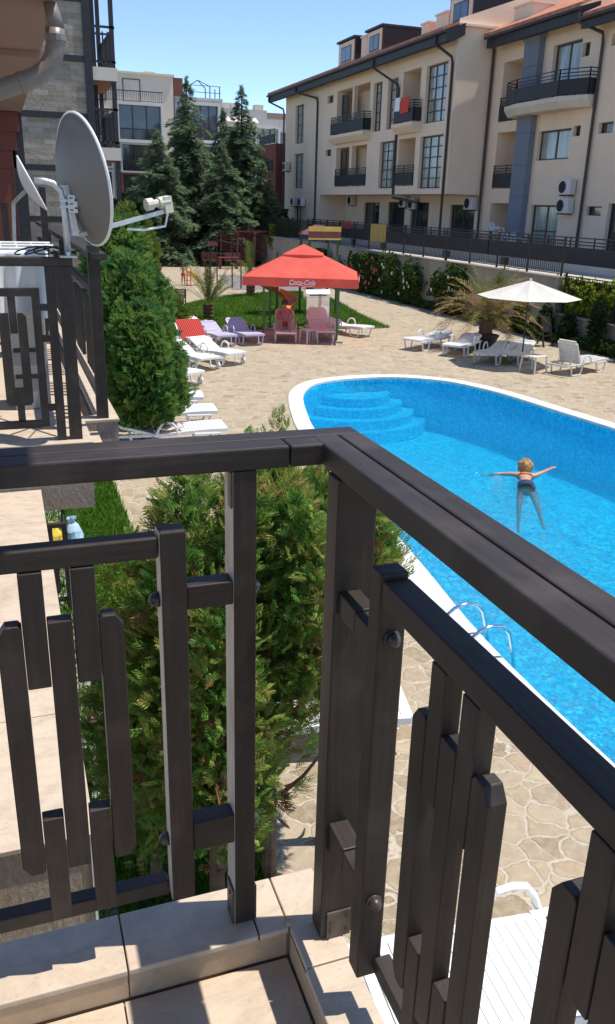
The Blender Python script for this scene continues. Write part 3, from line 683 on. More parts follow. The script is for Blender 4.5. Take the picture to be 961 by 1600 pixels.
MB().lathe([(0.36,-0.07),(0.1,-0.05)], 16).build('soil', M['soil'], t)
# ------------------------------------------------------------------ facades
def wall_x(mb, X, y0, y1, z0, z1, ops, rev=0.25):
    """wall in the plane x = X seen from -x, with real openings (ya, yb, za, zb[, depth])"""
    ys = sorted({y0, y1, *[v for o in ops for v in (max(y0, o[0]), min(y1, o[1]))]}); zs = sorted({z0, z1, *[v for o in ops for v in (max(z0, o[2]), min(z1, o[3]))]})
    for a, b in zip(ys[:-1], ys[1:]):
        for c, d in zip(zs[:-1], zs[1:]):
            ym, zm = (a+b)/2, (c+d)/2
            if any(o[0] < ym < o[1] and o[2] < zm < o[3] for o in ops): continue
            mb.quad((X, b, c), (X, a, c), (X, a, d), (X, b, d))
    for o in ops:
        a, b, c, d = o[:4]; R = o[4] if len(o) > 4 else rev
        mb.quad((X, a, c), (X, b, c), (X+R, b, c), (X+R, a, c)); mb.quad((X, b, d), (X, a, d), (X+R, a, d), (X+R, b, d))
        mb.quad((X, a, d), (X, a, c), (X+R, a, c), (X+R, a, d)); mb.quad((X, b, c), (X, b, d), (X+R, b, d), (X+R, b, c))
        if len(o) > 4 and R > 0.6: mb.quad((X+R, b, c), (X+R, a, c), (X+R, a, d), (X+R, b, d))
def window_x(parent, X, a, b, c, d, nx=2, nz=1, glass='glass_dark', fr=0.07, name='window', mull=0.035):
    """framed window in the plane x = X, looking to -x"""
    mb = MB()
    for (p, q, r, s) in ((a, b, c, c+fr), (a, b, d-fr, d), (a, a+fr, c+fr, d-fr), (b-fr, b, c+fr, d-fr)): mb.box(X-0.03, X+0.03, p, q, r, s)
    for i in range(1, nx): y = a+(b-a)*i/nx; mb.box(X-0.025, X+0.025, y-mull, y+mull, c+fr, d-fr)
    for j in range(1, nz): z = c+(d-c)*j/nz; mb.box(X-0.022, X+0.022, a+fr, b-fr, z-mull*0.7, z+mull*0.7)
    w = mb.build(name, M['frame_brown'], parent, world=True)
    MB().quad((X+0.01, b-fr, c+fr), (X+0.01, a+fr, c+fr), (X+0.01, a+fr, d-fr), (X+0.01, b-fr, d-fr)).build('pane', M[glass], w, world=True)
    return w
def balcony_rail_x(parent, X, a, b, z, board=0.62, top=1.05, ends=None, back=None):
    """charcoal board with three rails above, along y; ends return to the wall at x = back"""
    mb = MB(); mb.box(X-0.02, X+0.02, a, b, z+0.06, z+0.06+board)
    n = max(2, int(round((b-a)/1.3)))
    r = MB()
    for i in range(n+1): y = a+(b-a)*i/n; r.box(X+0.022, X+0.062, y-0.02, y+0.02, z, z+top)
    for k in (0.16, 0.27, 0.40): r.box(X-0.015, X+0.02, a, b, z+board+k-0.03, z+board+k+0.01)
    if back is not None:
        for y in (a, b):
            mb.box(X, back, y-0.02, y+0.02, z+0.06, z+0.06+board)
            for k in (0.16, 0.27, 0.40): r.box(X, back, y-0.018, y+0.018, z+board+k-0.03, z+board+k+0.01)
    p = thing('balcony_railing', None, None, (0, 0, 0)); p.parent = parent; p.location = -world_off(parent)
    mb.build('board', M['facade_panel'], p, world=True); r.build('rail', M['iron'], p, world=True)
    return p
def ac_unit(x, y, z, label, s=1.0):
    """outdoor unit, front towards -x, back at x"""
    t = thing('air_conditioner', label, 'air conditioner', (x, y, z), 0, 'outdoor air conditioners on the beige building')
    MB().box(-0.36, -0.06, -0.42*s, 0.42*s, 0, 0.60*s).build('case', M['plastic_old'], t, bevel=0.02)
    mb = MB()
    R = 0.23*s; cy, cz = 0.10*s, 0.30*s
    pts = [(-0.375, cy+R*cos(a), cz+R*sin(a)) for a in np.linspace(0, 2*pi, 25)]
    mb.tube(pts, 0.012, 5)
    for k in range(8):
        a = pi*k/8; mb.tube([(-0.372, cy+R*cos(a), cz+R*sin(a)), (-0.372, cy-R*cos(a), cz-R*sin(a))], 0.005, 4)
    mb.build('fan_grille', M['iron'], t)
    q = MB(); q.v = []; pts = [(-0.362, cy+R*cos(a), cz+R*sin(a)) for a in np.linspace(0, 2*pi, 24, endpoint=False)]; q.add(pts, [tuple(range(24))[::-1]]); q.build('fan_opening', M['facade_panel'], t)
    MB().box(-0.34, 0.0, -0.30*s, -0.26*s, -0.05, -0.005).box(-0.34, 0.0, 0.26*s, 0.30*s, -0.05, -0.005).build('bracket', M['iron'], t)
    return t
def downpipe(parent, pts, r=0.065): MB().tube(pts, r, 8).build('downpipe', M['downpipe'], parent, world=True)

# ---- left block of the beige building
B = thing('apartment_building', 'long beige apartment building with dark eaves, dormers and slim tall windows beyond the pool', 'building', (21, 50, 1.98))
XL = 21.0
ops = [(60.97,62.84,8.18,10.69), (60.88,62.93,5.17,7.51), (55.25,56.3,10.25,10.7), (55.35,56.4,7.1,7.5),
       (49.3,54.55,8.2,10.8,1.3), (47.6,48.8,8.11,10.64), (45.5,46.8,8.1,10.6), (42.8,44.9,8.2,10.75,1.3), (39.95,42.2,8.07,10.7),
       (49.4,54.4,5.2,7.5,1.3), (45.3,47.5,5.04,7.5), (42.95,45.0,5.15,7.5,1.3), (39.9,42.4,4.99,7.48)]
low = [(61.0,62.6,2.3,4.5)]
mb = MB(); wall_x(mb, XL, 39.17, 65.1, 4.72, 12.0, ops); wall_x(mb, XL, 57.3, 65.1, 1.98, 4.72, low)
mb.quad((XL, 57.3, 1.98), (XL+2, 57.3, 1.98), (XL+2, 57.3, 4.72), (XL, 57.3, 4.72))
mb.quad((XL, 39.17, 4.72), (XL, 57.3, 4.72), (XL+2, 57.3, 4.72), (XL+2, 39.17, 4.72))
wall_x(mb, 22.95, 39.2, 57.3, 1.98, 4.72, [(47.8,50.2,2.1,4.35), (44.7,47.0,2.1,4.35), (39.6,42.2,2.1,4.25), (51.5,54.0,2.1,4.3)])
# end wall with the sloping gable top, far end wall
mb.add([(21,39.17,4.72),(23.0,39.17,4.72),(23.0,39.17,1.98),(31,39.17,1.98),(31,39.17,15.8),(23.0,39.17,13.0),(21,39.17,12.3)], [(0,1,5,6),(1,2,3,4,5)])
mb.box(21, 31, 38.97, 39.165, 12.0, 12.1)
mb.quad((31,65.1,1.98),(21,65.1,1.98),(21,65.1,12),(31,65.1,15.5))
# light slabs under the loggias
for (a, b) in ((49.3,54.55),(42.8,44.9)):
    mb.prism([(20.45, 8.02),(20.45, 8.2),(21.0, 8.2),(21.0, 7.72),(20.75,7.72)], a-0.35, b+0.05, 'y')
mb.build('wall', M['render_beige'], B, world=True)
for (a,b,c,d) in ((60.97,62.84,8.18,10.69),(60.88,62.93,5.17,7.51)): window_x(B, XL+0.2, a, b, c, d, 2, 4, 'glass_curtain')
for (a,b,c,d) in ((55.25,56.3,10.25,10.7),(55.35,56.4,7.1,7.5)): window_x(B, XL+0.2, a, b, c, d, 1, 1)
for (a,b,c,d) in ((47.6,48.8,8.11,10.64),(45.5,46.8,8.1,10.6)): window_x(B, XL+0.22, a, b, c, d, 2, 5, 'glass_curtain')
for (a,b,c,d) in ((39.95,42.2,8.07,10.7),(45.3,47.5,5.04,7.5),(39.9,42.4,4.99,7.48)): window_x(B, XL+0.2, a, b, c, d, 3, 5, 'glass_curtain')
window_x(B, XL+0.2, 61.0, 62.6, 2.3, 4.5, 2, 1, 'glass_curtain')
for (a,b,c,d) in ((50.4,51.9,8.25,10.5),(43.0,44.2,8.25,10.5),(50.4,51.4,5.25,7.4),(43.1,44.2,5.25,7.4)): window_x(B, XL+1.28, a, b, c, d, 2, 1, 'glass_dark', name='balcony_door')
for (a,b,c,d) in ((53.5,54.5,8.6,10.6),(53.5,54.4,5.5,7.4),(49.35,50.0,8.6,10.6)): window_x(B, XL+0.35, a, b, c, d, 1, 2)
for (a,b,c,d) in ((47.8,50.2,2.1,4.35),(44.7,47.0,2.1,4.35),(39.6,42.2,2.1,4.25),(51.5,54.0,2.1,4.3)): window_x(B, 23.1, a, b, c, d, 2, 1, name='terrace_door')
# light posts dividing the lower loggia
MB().box(XL, XL+0.3, 51.75, 52.15, 5.2, 7.5).box(XL, XL+0.25, 51.75, 52.0, 8.2, 10.8).build('pier', M['render_beige'], B, world=True)
balcony_rail_x(B, 20.52, 49.0, 54.3, 8.2, back=21.0); balcony_rail_x(B, 20.52, 42.5, 44.75, 8.2, back=21.0)
balcony_rail_x(B, 20.95, 49.4, 54.4, 5.2); balcony_rail_x(B, 20.95, 42.95, 45.4, 5.15)
# eave, gutter and roof
MB().prism([(20.25,11.28),(20.25,11.76),(20.40,11.80),(21.2,12.1),(21.2,11.6),(20.6,11.3)], 38.9, 67.2, 'y').build('eave', M['facade_panel'], B, world=True)
MB().tube([(20.17, 38.85, 11.70), (20.17, 67.25, 11.70)], 0.075, 8).build('gutter', M['downpipe'], B, world=True)
MB().prism([(20.22,11.79),(31.2,15.75),(31.2,15.9),(20.22,11.92)], 39.22, 67.3, 'y').build('roof', M['roof_tile'], B, world=True)
def dormer(a, b, z0, z1, x0=22.0, x1=26, wa=None):
    mb = MB(); mb.prism([(x0+0.05, z0-0.5), (x1, z0-0.5), (x1, z1-0.06), (x0+0.05, z1-0.06)], a, b, 'y').box(x0-0.1, x1+0.2, a-0.08, b+0.08, z1-0.055, z1+0.06)
    d = mb.build('dormer', M['facade_panel'], B, world=True)
    MB().box(x0, x0+0.045, a+0.15, b-0.15, z0, z1-0.12).build('surround', M['render_beige'], d, world=True)
    wd = (b-a)*0.30; m = (a+b)/2
    MB().box(x0-0.02, x0-0.002, m-wd, m+wd, z0+0.05, z1-0.35).build('window', M['frame_brown'], d, world=True)
    MB().box(x0-0.03, x0-0.022, m-wd+0.07, m-0.03, z0+0.12, z1-0.42).box(x0-0.03, x0-0.022, m+0.03, m+wd-0.07, z0+0.12, z1-0.42).build('pane', M['glass_blue'], d, world=True)
dormer(54.4, 57.3, 12.65, 13.95); dormer(50.2, 52.6, 12.65, 13.9, 22, 27); dormer(39.75, 42.2, 12.55, 13.75, 22, 28)
for (a, b, z1, x) in ((52.75,54.1,13.8,22.3),(46.3,47.2,13.45,23.0),(44.2,45.5,13.6,23.0)):
    MB().box(x, x+1.0, a, b, 12.2, z1).box(x-0.07, x+1.07, a-0.07, b+0.07, z1+0.001, z1+0.09).build('chimney', M['render_beige'], B, world=True)
downpipe(B, [(20.2,39.9,11.6),(20.2,39.9,11.3),(20.85,39.4,10.75),(20.92,39.4,10.5),(20.92,39.4,2.0)])
downpipe(B, [(20.2,47.2,11.6),(20.2,47.2,11.2),(20.85,45.25,10.2),(20.92,45.25,10.0),(20.92,45.25,4.7)])
downpipe(B, [(20.2,60.5,11.6),(20.2,60.5,11.3),(20.85,58.0,10.75),(20.92,58.0,10.5),(20.92,58.0,2.0)])
downpipe(B, [(20.2,66.9,11.6),(20.2,66.9,11.3),(20.85,65.3,10.7),(20.92,65.3,10.4),(20.92,65.3,2.0)])
downpipe(B, [(22.88,39.05,11.2),(22.88,39.05,2.0)])
# dark awning beam over the terrace
MB().beam((21.0,45.4,4.55),(21.0,42.2,4.30),0.12,0.12).box(20.95,21.05,42.15,42.27,2.0,4.25).build('awning_arm', M['iron'], B, world=True)
# ---- right block
C2 = thing('apartment_building', 'nearer beige apartment wing with a grey clad pillar, jutting corner balcony and orange tiled roof', 'building', (23, 32, 1.98))
XR = 23.0
ops = [(35.9,38.2,7.97,10.5,1.5), (36.0,38.2,5.02,7.5,1.5), (36.2,38.2,1.98,4.35,1.5), (32.35,34.3,8.2,10.65), (31.8,32.3,9.95,10.45), (32.35,34.75,6.15,7.35), (31.75,32.25,7.0,7.4),
       (32.55,34.7,2.1,4.3), (29.7,30.6,7.0,7.4), (29.7,30.7,3.92,4.28), (30.0,30.5,10.1,10.5), (27.2,29.3,2.3,4.4), (26.5,28.6,6.2,7.5)]
mb = MB(); wall_x(mb, XR, 31.0, 39.15, 1.98, 11.6, [o for o in ops if o[0] > 31]); wall_x(mb, XR, 16, 31.0, 1.98, 11.2, [o for o in ops if o[0] < 31])
mb.build('wall', M['render_beige'], C2, world=True)
window_x(C2, XR+0.2, 32.35,34.3,8.2,10.65, 2, 1, 'glass_curtain', name='balcony_door'); window_x(C2, XR+0.2, 32.35,34.75,6.15,7.35, 2, 1, 'glass_curtain')
window_x(C2, XR+0.2, 32.55,34.7,2.1,4.3, 2, 2, 'glass_curtain', name='balcony_door'); window_x(C2, XR+0.2, 27.2,29.3,2.3,4.4, 2, 1, 'glass_dark', name='balcony_door'); window_x(C2, XR+0.2, 26.5,28.6,6.2,7.5, 2, 1)
for (a,b,c,d) in ((31.8,32.3,9.95,10.45),(31.75,32.25,7.0,7.4),(29.7,30.6,7.0,7.4),(29.7,30.7,3.92,4.28),(30.0,30.5,10.1,10.5)): window_x(C2, XR+0.2, a, b, c, d, 1, 1, fr=0.05, name='vent_window')
balcony_rail_x(C2, XR-0.03, 36.0, 38.2, 7.97); balcony_rail_x(C2, XR-0.03, 36.0, 38.2, 5.02)
# jutting corner balcony with a chamfered plan
pl = [(23.0,36.9),(22.25,36.6),(22.0,35.4),(22.0,32.2),(22.6,31.0),(23.0,31.0)]
mb = MB(); n = len(pl); low_ = [(x+0.0 if x > 22.9 else x+0.22, y) for x, y in pl]
mb.add([(x,y,8.02) for x,y in low_]+[(x,y,8.28) for x,y in pl]+[(x,y,8.45) for x,y in pl], [tuple(range(n)), tuple(range(2*n,3*n))[::-1]]+[((i+1)%n,i,n+i,n+(i+1)%n) for i in range(n)]+[(n+(i+1)%n,n+i,2*n+i,2*n+(i+1)%n) for i in range(n)])
mb.build('balcony_slab', M['render_cream'], C2, world=True)
p = thing('balcony_railing', None, None); p.parent = C2; p.location = -world_off(C2)
mb = MB(); r = MB(); path = [(23.0,36.85),(22.3,36.55),(22.05,35.4),(22.05,32.25),(22.62,31.05),(23.0,31.05)]
for (x0,y0),(x1,y1) in zip(path[:-1], path[1:]):
    mb.beam((x0,y0,8.78),(x1,y1,8.78),0.04,0.56)
    for k in (9.16, 9.28, 9.42): r.beam((x0,y0,k),(x1,y1,k),0.035,0.035)
    m = max(1, int(math.hypot(x1-x0,y1-y0)/1.1))
    for i in range(m+1): r.box(x0+(x1-x0)*i/m-0.02, x0+(x1-x0)*i/m+0.02, y0+(y1-y0)*i/m-0.02, y0+(y1-y0)*i/m+0.02, 8.45, 9.44)
mb.build('board', M['facade_panel'], p, world=True); r.build('rail', M['iron'], p, world=True)
# grey clad pillar with panel joints
mb = MB()
for i in range(7):
    z0 = 1.98+i*1.335; mb.box(22.70, 23.25, 35.0, 36.15, z0, z0+1.32)
mb.box(22.74, 23.2, 35.04, 36.11, 1.98, 11.3); mb.add([(22.7,35.0,11.0),(23.0,35.0,11.0),(23.0,36.15,11.0),(22.7,36.15,11.0),(22.35,34.8,11.35),(23.0,34.8,11.35),(23.0,36.35,11.35),(22.35,36.35,11.35)],[(0,1,5,4),(1,2,6,5),(2,3,7,6),(3,0,4,7),(4,5,6,7),(0,3,2,1)])
mb.build('pillar', M['grey_clad'], C2, world=True)
MB().prism([(22.2,11.08),(22.2,11.58),(23.1,11.85),(23.1,11.4),(22.5,11.1)], 31.6, 38.6, 'y').prism([(22.2,10.75),(22.2,11.15),(23.1,11.45),(23.1,11.0),(22.5,10.8)], 16, 31.45, 'y').build('eave', M['facade_panel'], C2, world=True)
MB().tube([(22.12,31.55,11.5),(22.12,38.65,11.5)],0.075,8).tube([(22.12,16,11.1),(22.12,31.45,11.1)],0.075,8).build('gutter', M['downpipe'], C2, world=True)
MB().prism([(22.18,11.6),(30,15.0),(30,15.15),(22.18,11.72)], 31.5, 38.9, 'y').prism([(22.18,11.18),(30,14.5),(30,14.62),(22.18,11.3)], 16, 31.42, 'y').build('roof', M['roof_tile'], C2, world=True)
MB().box(23.4,24.6,36.9,38.4,11.8,12.75).box(23.33,24.67,36.83,38.47,12.751,12.84).build('chimney', M['render_beige'], C2, world=True)
downpipe(C2, [(22.15,31.6,11.4),(22.15,31.5,11.0),(22.85,30.9,10.6),(22.9,30.9,10.3),(22.9,30.9,2.0)])
# ---- red brown annex beyond, with a small balcony
R = thing('building_annex', 'brick red building end between the cedars and the beige building', 'building', (21.3, 68, 1.98))
mb = MB(); mb.box(20.6, 24, 66.2, 71.5, 0.0, 8.4); mb.build('wall', M['render_red'], R, world=True)
balcony_rail_x(R, 20.55, 66.5, 70.5, 8.42)
for z in (6.4, 3.6): window_x(R, 20.56, 67.0, 68.3, z, z+0.9, 2, 1)
# terraces in front of the buildings
T = thing('terrace_wall', 'pale terrace parapet with charcoal boards and rails in front of the beige building', 'parapet', (20, 35, 1.98))
MB().box(19.95, 20.15, 16, 57, 1.0, 2.22).build('wall', M['render_cream'], T, world=True)
for a, b in ((16,24.5),(24.6,33),(33.1,41.4),(41.5,49.4),(49.5,56.8)): balcony_rail_x(T, 20.0, a, b, 2.16, board=0.60, top=1.02)
# ---- retaining wall and fences
Wl = thing('retaining_wall', 'old plastered retaining wall with a pale capping behind the pool terrace', 'wall', (17.35, 42, 0))
MB().box(17.2, 17.52, 23.9, 64, -0.1, 1.98).build('wall', M['stone_wall'], Wl, world=True)
MB().box(17.12, 17.58, 23.85, 64, 1.984, 2.03).build('capping', M['concrete'], Wl, world=True)
W2 = thing('low_wall', 'low plastered garden wall carrying vines at the right edge', 'wall', (17.35, 20, 0))
MB().box(17.2, 17.5, 10, 23.88, -0.1, 0.83).build('wall', M['stone_wall'], W2, world=True); MB().box(17.12, 17.56, 10, 23.84, 0.834, 0.88).build('capping', M['concrete'], W2, world=True)
tag(flat(MB(), [(17.5,5),(19.95,5),(19.95,23.9),(17.5,23.9)], None, 0.8).build('garden_bed', M['soil']), kind='structure')
tag(MB().box(17.53, 17.6, 23.9, 130, 0.0, 1.97).box(17.6,19.9,23.86,23.93,0.7,1.975).build('street_edge', M['concrete']), kind='structure')
def fence(label, y0, y1, z0, z1, X, bays, gap=0.115):
    F = thing('metal_fence', label, 'fence', (X, y0, z0)); L_ = (y1-y0)/bays
    for i in range(bays+1): MB().box(-0.03, 0.03, i*L_-0.03, i*L_+0.03, -0.02, z1-z0+0.08).build('post', M['steel_dark'], F)
    for i in range(bays):
        mb = MB(); a, b = i*L_+0.04, (i+1)*L_-0.04
        for z in (0.08, z1-z0-0.03): mb.box(-0.015, 0.015, a, b, z-0.015, z+0.015)
        k = int((b-a)/gap)
        for j in range(1, k): y = a+(b-a)*j/k; mb.box(-0.009, 0.009, y-0.009, y+0.009, 0.095, z1-z0-0.045)
        mb.build('baluster_panel', M['steel_dark'], F)
    return F
fence('long dark metal fence with balusters on top of the retaining wall', 24.0, 48.0, 2.03, 3.2, 17.35, 12)
fence('dark metal fence at the far end of the wall by the annex', 48.4, 62, 2.03, 3.2, 17.35, 6)
fence('low dark fence above the garden wall behind the vines', 16.0, 23.7, 0.88, 2.1, 17.35, 3)
for i, (y, lb) in enumerate([(41.6,'black floodlight on the wall top nearest the red umbrella'),(37.9,'black floodlight on the wall top above the pink roses'),(31.6,'black floodlight on the wall top left of the potted palm'),(27.2,'black floodlight on the wall top above the white umbrella')]):
    t = thing('floodlight', lb, 'floodlight', (17.2, y, 2.03), 0, 'floodlights along the retaining wall')
    MB().box(-0.02, 0.02, -0.02, 0.02, 0, 0.14).build('bracket', M['iron'], t); MB().box(-0.13, 0.06, -0.15, 0.15, 0.14, 0.42).build('housing', M['iron'], t, bevel=0.02)
for (x, y, z, lb) in ((23.0,31.9,4.72,'upper of two air conditioners beside the brown downpipe'),(23.0,31.9,3.98,'lower of two air conditioners beside the brown downpipe'),
                      (22.95,39.75,4.02,'air conditioner under the overhang near the corner'),(22.95,55.7,4.1,'farthest air conditioner under the overhang'),(22.95,47.5,4.05,'air conditioner between the two terrace doors'),(22.95,46.3,3.95,'air conditioner right of the paired terrace doors'),
                      (21.0,62.2,3.95,'air conditioner left of the slim ground floor window'),(21.0,60.5,3.95,'air conditioner right of the slim ground floor window'),(21.0,64.2,6.4,'air conditioner at the far corner of the beige building')):
    ac_unit(x, y, z, lb)

# ------------------------------------------------------------------ far grey and cream blocks
def wall_y(mb, Y, x0, x1, z0, z1): mb.quad((x0,Y,z0),(x1,Y,z0),(x1,Y,z1),(x0,Y,z1))
def bay(parent, x0, x1, z0, z1, Y, glass, n=3, proj=1.2, name='glazed_bay', frame='render_white', rail=True, t=0.28):
    """white framed box standing forward of the facade with dark glazing and a rail"""
    mb = MB()
    for (a,b,c,d) in ((x0,x1,z0,z0+t),(x0,x1,z1-t,z1),(x0,x0+t,z0+t,z1-t),(x1-t,x1,z0+t,z1-t)): mb.box(a,b,Y-proj,Y,c,d)
    f = mb.build(name, M[frame], parent, world=True)
    g = MB().quad((x0+t,Y-proj+0.5,z0+t),(x1-t,Y-proj+0.5,z0+t),(x1-t,Y-proj+0.5,z1-t),(x0+t,Y-proj+0.5,z1-t)).build('pane', M[glass], f, world=True)
    m = MB()
    for i in range(1, n): x = x0+t+(x1-x0-2*t)*i/n; m.box(x-0.05,x+0.05,Y-proj+0.42,Y-proj+0.48,z0+t,z1-t)
    if rail:
        m.box(x0+t, x1-t, Y-proj+0.1, Y-proj+0.14, z0+t+0.95, z0+t+1.0)
        k = int((x1-x0)/0.22)
        for i in range(k): x = x0+t+(x1-x0-2*t)*i/k; m.box(x-0.015,x+0.015,Y-proj+0.1,Y-proj+0.14,z0+t,z0+t+0.95)
    m.build('mullion', M['frame_brown'], f, world=True)
A1 = thing('apartment_building', 'cream and white block with stacked glazed balconies behind the left cedar', 'building', (14, 92, 0))
MB().box(8, 17.4, 90, 102, 0, 15.4).box(7.9, 17.5, 89.8, 102, 15.401, 15.6).build('wall', M['render_cream'], A1, world=True)
MB().box(15, 16, 92, 93, 15.6, 16.0).box(12.3,12.9,92,93,15.6,15.9).build('chimney', M['render_cream'], A1, world=True)
bay(A1, 11.6, 16.2, 9.3, 12.9, 90, 'glass_dark'); bay(A1, 11.9, 16.2, 6.6, 9.29, 90, 'glass_dark', frame='render_grey', t=0.15, proj=1.0); bay(A1, 11.9, 16.2, 4.0, 6.59, 90, 'glass_dark', frame='render_red', t=0.15, proj=0.9); bay(A1, 11.7, 16.2, 0.3, 3.99, 90, 'glass_dark')
for x0 in (12.5, 9.2): bay(A1, x0, x0+1.7, 12.95, 15.0, 90.8, 'glass_curtain', 2, 0.84, 'window', 'frame_brown', False, 0.08)
MB().box(8.2,16.2,88.9,88.95,13.8,13.88).box(8.2,16.2,88.9,88.95,12.95,13.0).add([(0,0,0)],[]).build('roof_rail', M['iron'], A1, world=True)
mb = MB()
for i in range(40): mb.box(8.2+i*0.2, 8.23+i*0.2, 88.9, 88.95, 13.0, 13.8)
mb.build('roof_baluster', M['iron'], A1, world=True)
for z in (9.6, 6.9, 4.2): bay(A1, 8.5, 11.2, z, z+2.6, 90, 'glass_dark', 2, 0.8, frame='render_grey', t=0.2)
A2 = thing('apartment_building', 'grey block with a blue glazed bay and roof pergola between the cedars', 'building', (20, 92, 0))
MB().box(17.6, 22.4, 90.5, 102, 0, 13.6).box(17.55, 22.45, 90.3, 102, 13.601, 13.8).build('wall', M['render_grey'], A2, world=True)
MB().box(17.5, 18.4, 90.2, 91.4, 13.81, 15.4).build('stair_tower', M['render_red'], A2, world=True)
bay(A2, 18.9, 22.0, 9.6, 13.3, 90.5, 'glass_blue', 3, 1.2); bay(A2, 18.9, 22.0, 6.6, 9.5, 90.5, 'glass_dark', 3, 1.0, frame='render_grey', t=0.18); bay(A2, 18.9, 22.0, 3.6, 6.5, 90.5, 'glass_dark', 3, 1.0, frame='render_grey', t=0.18)
mb = MB()
for x in (19.2, 21.2, 22.2):
    for y in (90.6, 92.6): mb.box(x-0.04, x+0.04, y-0.04, y+0.04, 13.8, 14.9)
mb.beam((19.2,90.6,14.9),(20.2,91.6,15.5),0.06,0.06).beam((21.2,90.6,14.9),(20.2,91.6,15.5),0.06,0.06).beam((19.2,92.6,14.9),(20.2,91.6,15.5),0.06,0.06).beam((21.2,92.6,14.9),(20.2,91.6,15.5),0.06,0.06)
for z in (14.3, 14.9): mb.box(18.4, 22.3, 90.6, 90.64, z, z+0.05)
mb.build('roof_pergola', M['iron'], A2, world=True)
A3 = thing('apartment_building', 'pale stepped block with a striped awning behind the right cedars', 'building', (25, 95, 0))
MB().box(22.6, 28.5, 91, 103, 0, 12.3).box(22.7, 27.6, 92, 103, 12.301, 13.2).box(28.6, 34, 93, 104, 0, 11.5).box(28.6,33,94,104,11.501,12.6).build('wall', M['render_grey'], A3, world=True)
MB().box(27.0, 33.5, 96, 104, 12.601, 13.4).build('penthouse', M['render_pink'], A3, world=True)
MB().prism([(90.6,12.3),(89.4,11.75),(89.4,11.7),(90.6,12.2)], 22.7, 26.0, 'x').build('awning', M['canopy_white'], A3, world=True)
for z in (8.6, 5.6, 2.6):
    bay(A3, 22.8, 25.6, z, z+2.9, 91, 'glass_dark', 3, 1.0, frame='render_white', t=0.2); bay(A3, 25.7, 28.4, z, z+2.9, 91, 'glass_curtain', 3, 1.2, frame='render_white', t=0.2)
    bay(A3, 28.8, 31.5, z, z+2.8, 93, 'glass_dark', 3, 1.0, frame='render_grey', t=0.2)
for x in (24.0, 26.6, 23.0): MB().box(x, x+0.9, 93, 94, 13.2, 13.8).build('chimney', M['render_cream'], A3, world=True)

# ------------------------------------------------------------------ stone clad tower on the left
S = thing('apartment_building', 'stone clad end wall with dark bands and stacked end balconies on the left', 'building', (0, 29, 0))
MB().box(-3, 2.87, 27, 40, 0, 12).build('wall', M['split'], S, world=True)
mb = MB()
for z in (1.9, 3.35, 4.75, 6.15, 7.62, 9.1): mb.box(-3.02, 2.9, 26.95, 27.6, z, z+0.16)
mb.box(2.72, 2.93, 26.93, 27.2, 0, 12); mb.build('band', M['wood_weathered'] if False else M['facade_panel'], S, world=True)
MB().prism([(27.3, 10.35),(30.2,10.35),(30.2,12),(27.3,12)], 2.9, 3.4, 'x').build('soffit', M['render_pink'], S, world=True)
for z in (2.2, 5.1, 7.2+0.0):
    top = z+0.34
    b_ = MB().box(2.88, 3.62, 27.0, 30.5, z, top).build('balcony_slab', M['render_cream'], S, world=True)
    MB().quad((2.89,27.01,z-0.003),(2.89,30.49,z-0.003),(3.61,30.49,z-0.003),(3.61,27.01,z-0.003)).build('soffit', M['render_pink'], b_, world=True)
for z, zt in ((5.44, 7.2), (7.54, 10.3), (2.54, 5.1)):
    for (x, y) in ((3.52, 27.08), (3.52, 30.3), (3.12, 28.2)): MB().box(x-0.06, x+0.06, y-0.06, y+0.06, z, zt).build('post', M['facade_panel'], S, world=True)
    r = MB(); h = min(1.05, zt-z)
    r.box(2.9, 3.6, 27.02, 27.07, z+h-0.06, z+h); r.box(3.55, 3.6, 27.07, 30.4, z+h-0.06, z+h); r.box(2.9, 3.6, 27.02, 27.07, z+0.12, z+0.17)
    for x in (2.98, 3.10, 3.26, 3.40): r.box(x-0.02, x+0.02, 27.02, 27.06, z+0.05, z+h-0.15)
    r.box(3.0, 3.42, 27.0, 27.04, z+h-0.24, z+h-0.19)
    for k in range(16): y = 27.3+k*0.19; r.box(3.56, 3.59, y, y+0.07, z+0.1, z+h-0.06)
    r.build('balcony_railing', M['iron'], S, world=True)

# ------------------------------------------------------------------ soffit, pillar and pipe of the neighbouring upper floor
U = thing('upper_balcony', 'brown pink underside of the balcony above the neighbour, top left', 'balcony', (0, 8, 5.3))
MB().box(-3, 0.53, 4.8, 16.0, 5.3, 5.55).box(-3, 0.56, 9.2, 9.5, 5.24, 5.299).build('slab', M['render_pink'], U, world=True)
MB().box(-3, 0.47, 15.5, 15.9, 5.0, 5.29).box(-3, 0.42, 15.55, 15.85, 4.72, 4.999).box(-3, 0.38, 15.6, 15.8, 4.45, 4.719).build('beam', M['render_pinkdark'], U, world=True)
P_ = thing('pillar', 'dark red brown wall pier at the left edge behind the small dish', 'pillar', (-0.5, 15.8, 0))
MB().box(-3, 0.33, 15.62, 15.78, 0, 4.449).build('shaft', M['render_pinkdark'], P_, world=True); MB().box(0.34, 0.52, 15.6, 16.2, 0, 5.28).build('edge_post', M['facade_panel'], P_, world=True)
G = thing('drain_pipe', 'thick grey brown drain pipe bending up at the top left', 'pipe', (0.3, 7, 4.8))
pts = [(-1.2,7,4.22),(-0.1,7,4.64),(0.10,7,4.72),(0.25,7,4.775),(0.36,7,4.82),(0.44,7,4.88),(0.49,7,4.96),(0.51,7,5.05),(0.512,7,5.14)]
MB().tube(pts, 0.068, 14).tube([(0.512,7,5.14),(0.505,7,5.22),(0.49,7,5.299)],[0.068,0.055,0.045],14).build('tube', M['gutter'], G, world=True, smooth=True)
MB().tube([(0.24,7,4.772),(0.27,7,4.783)],0.075,14).build('collar', M['gutter'], G, world=True)
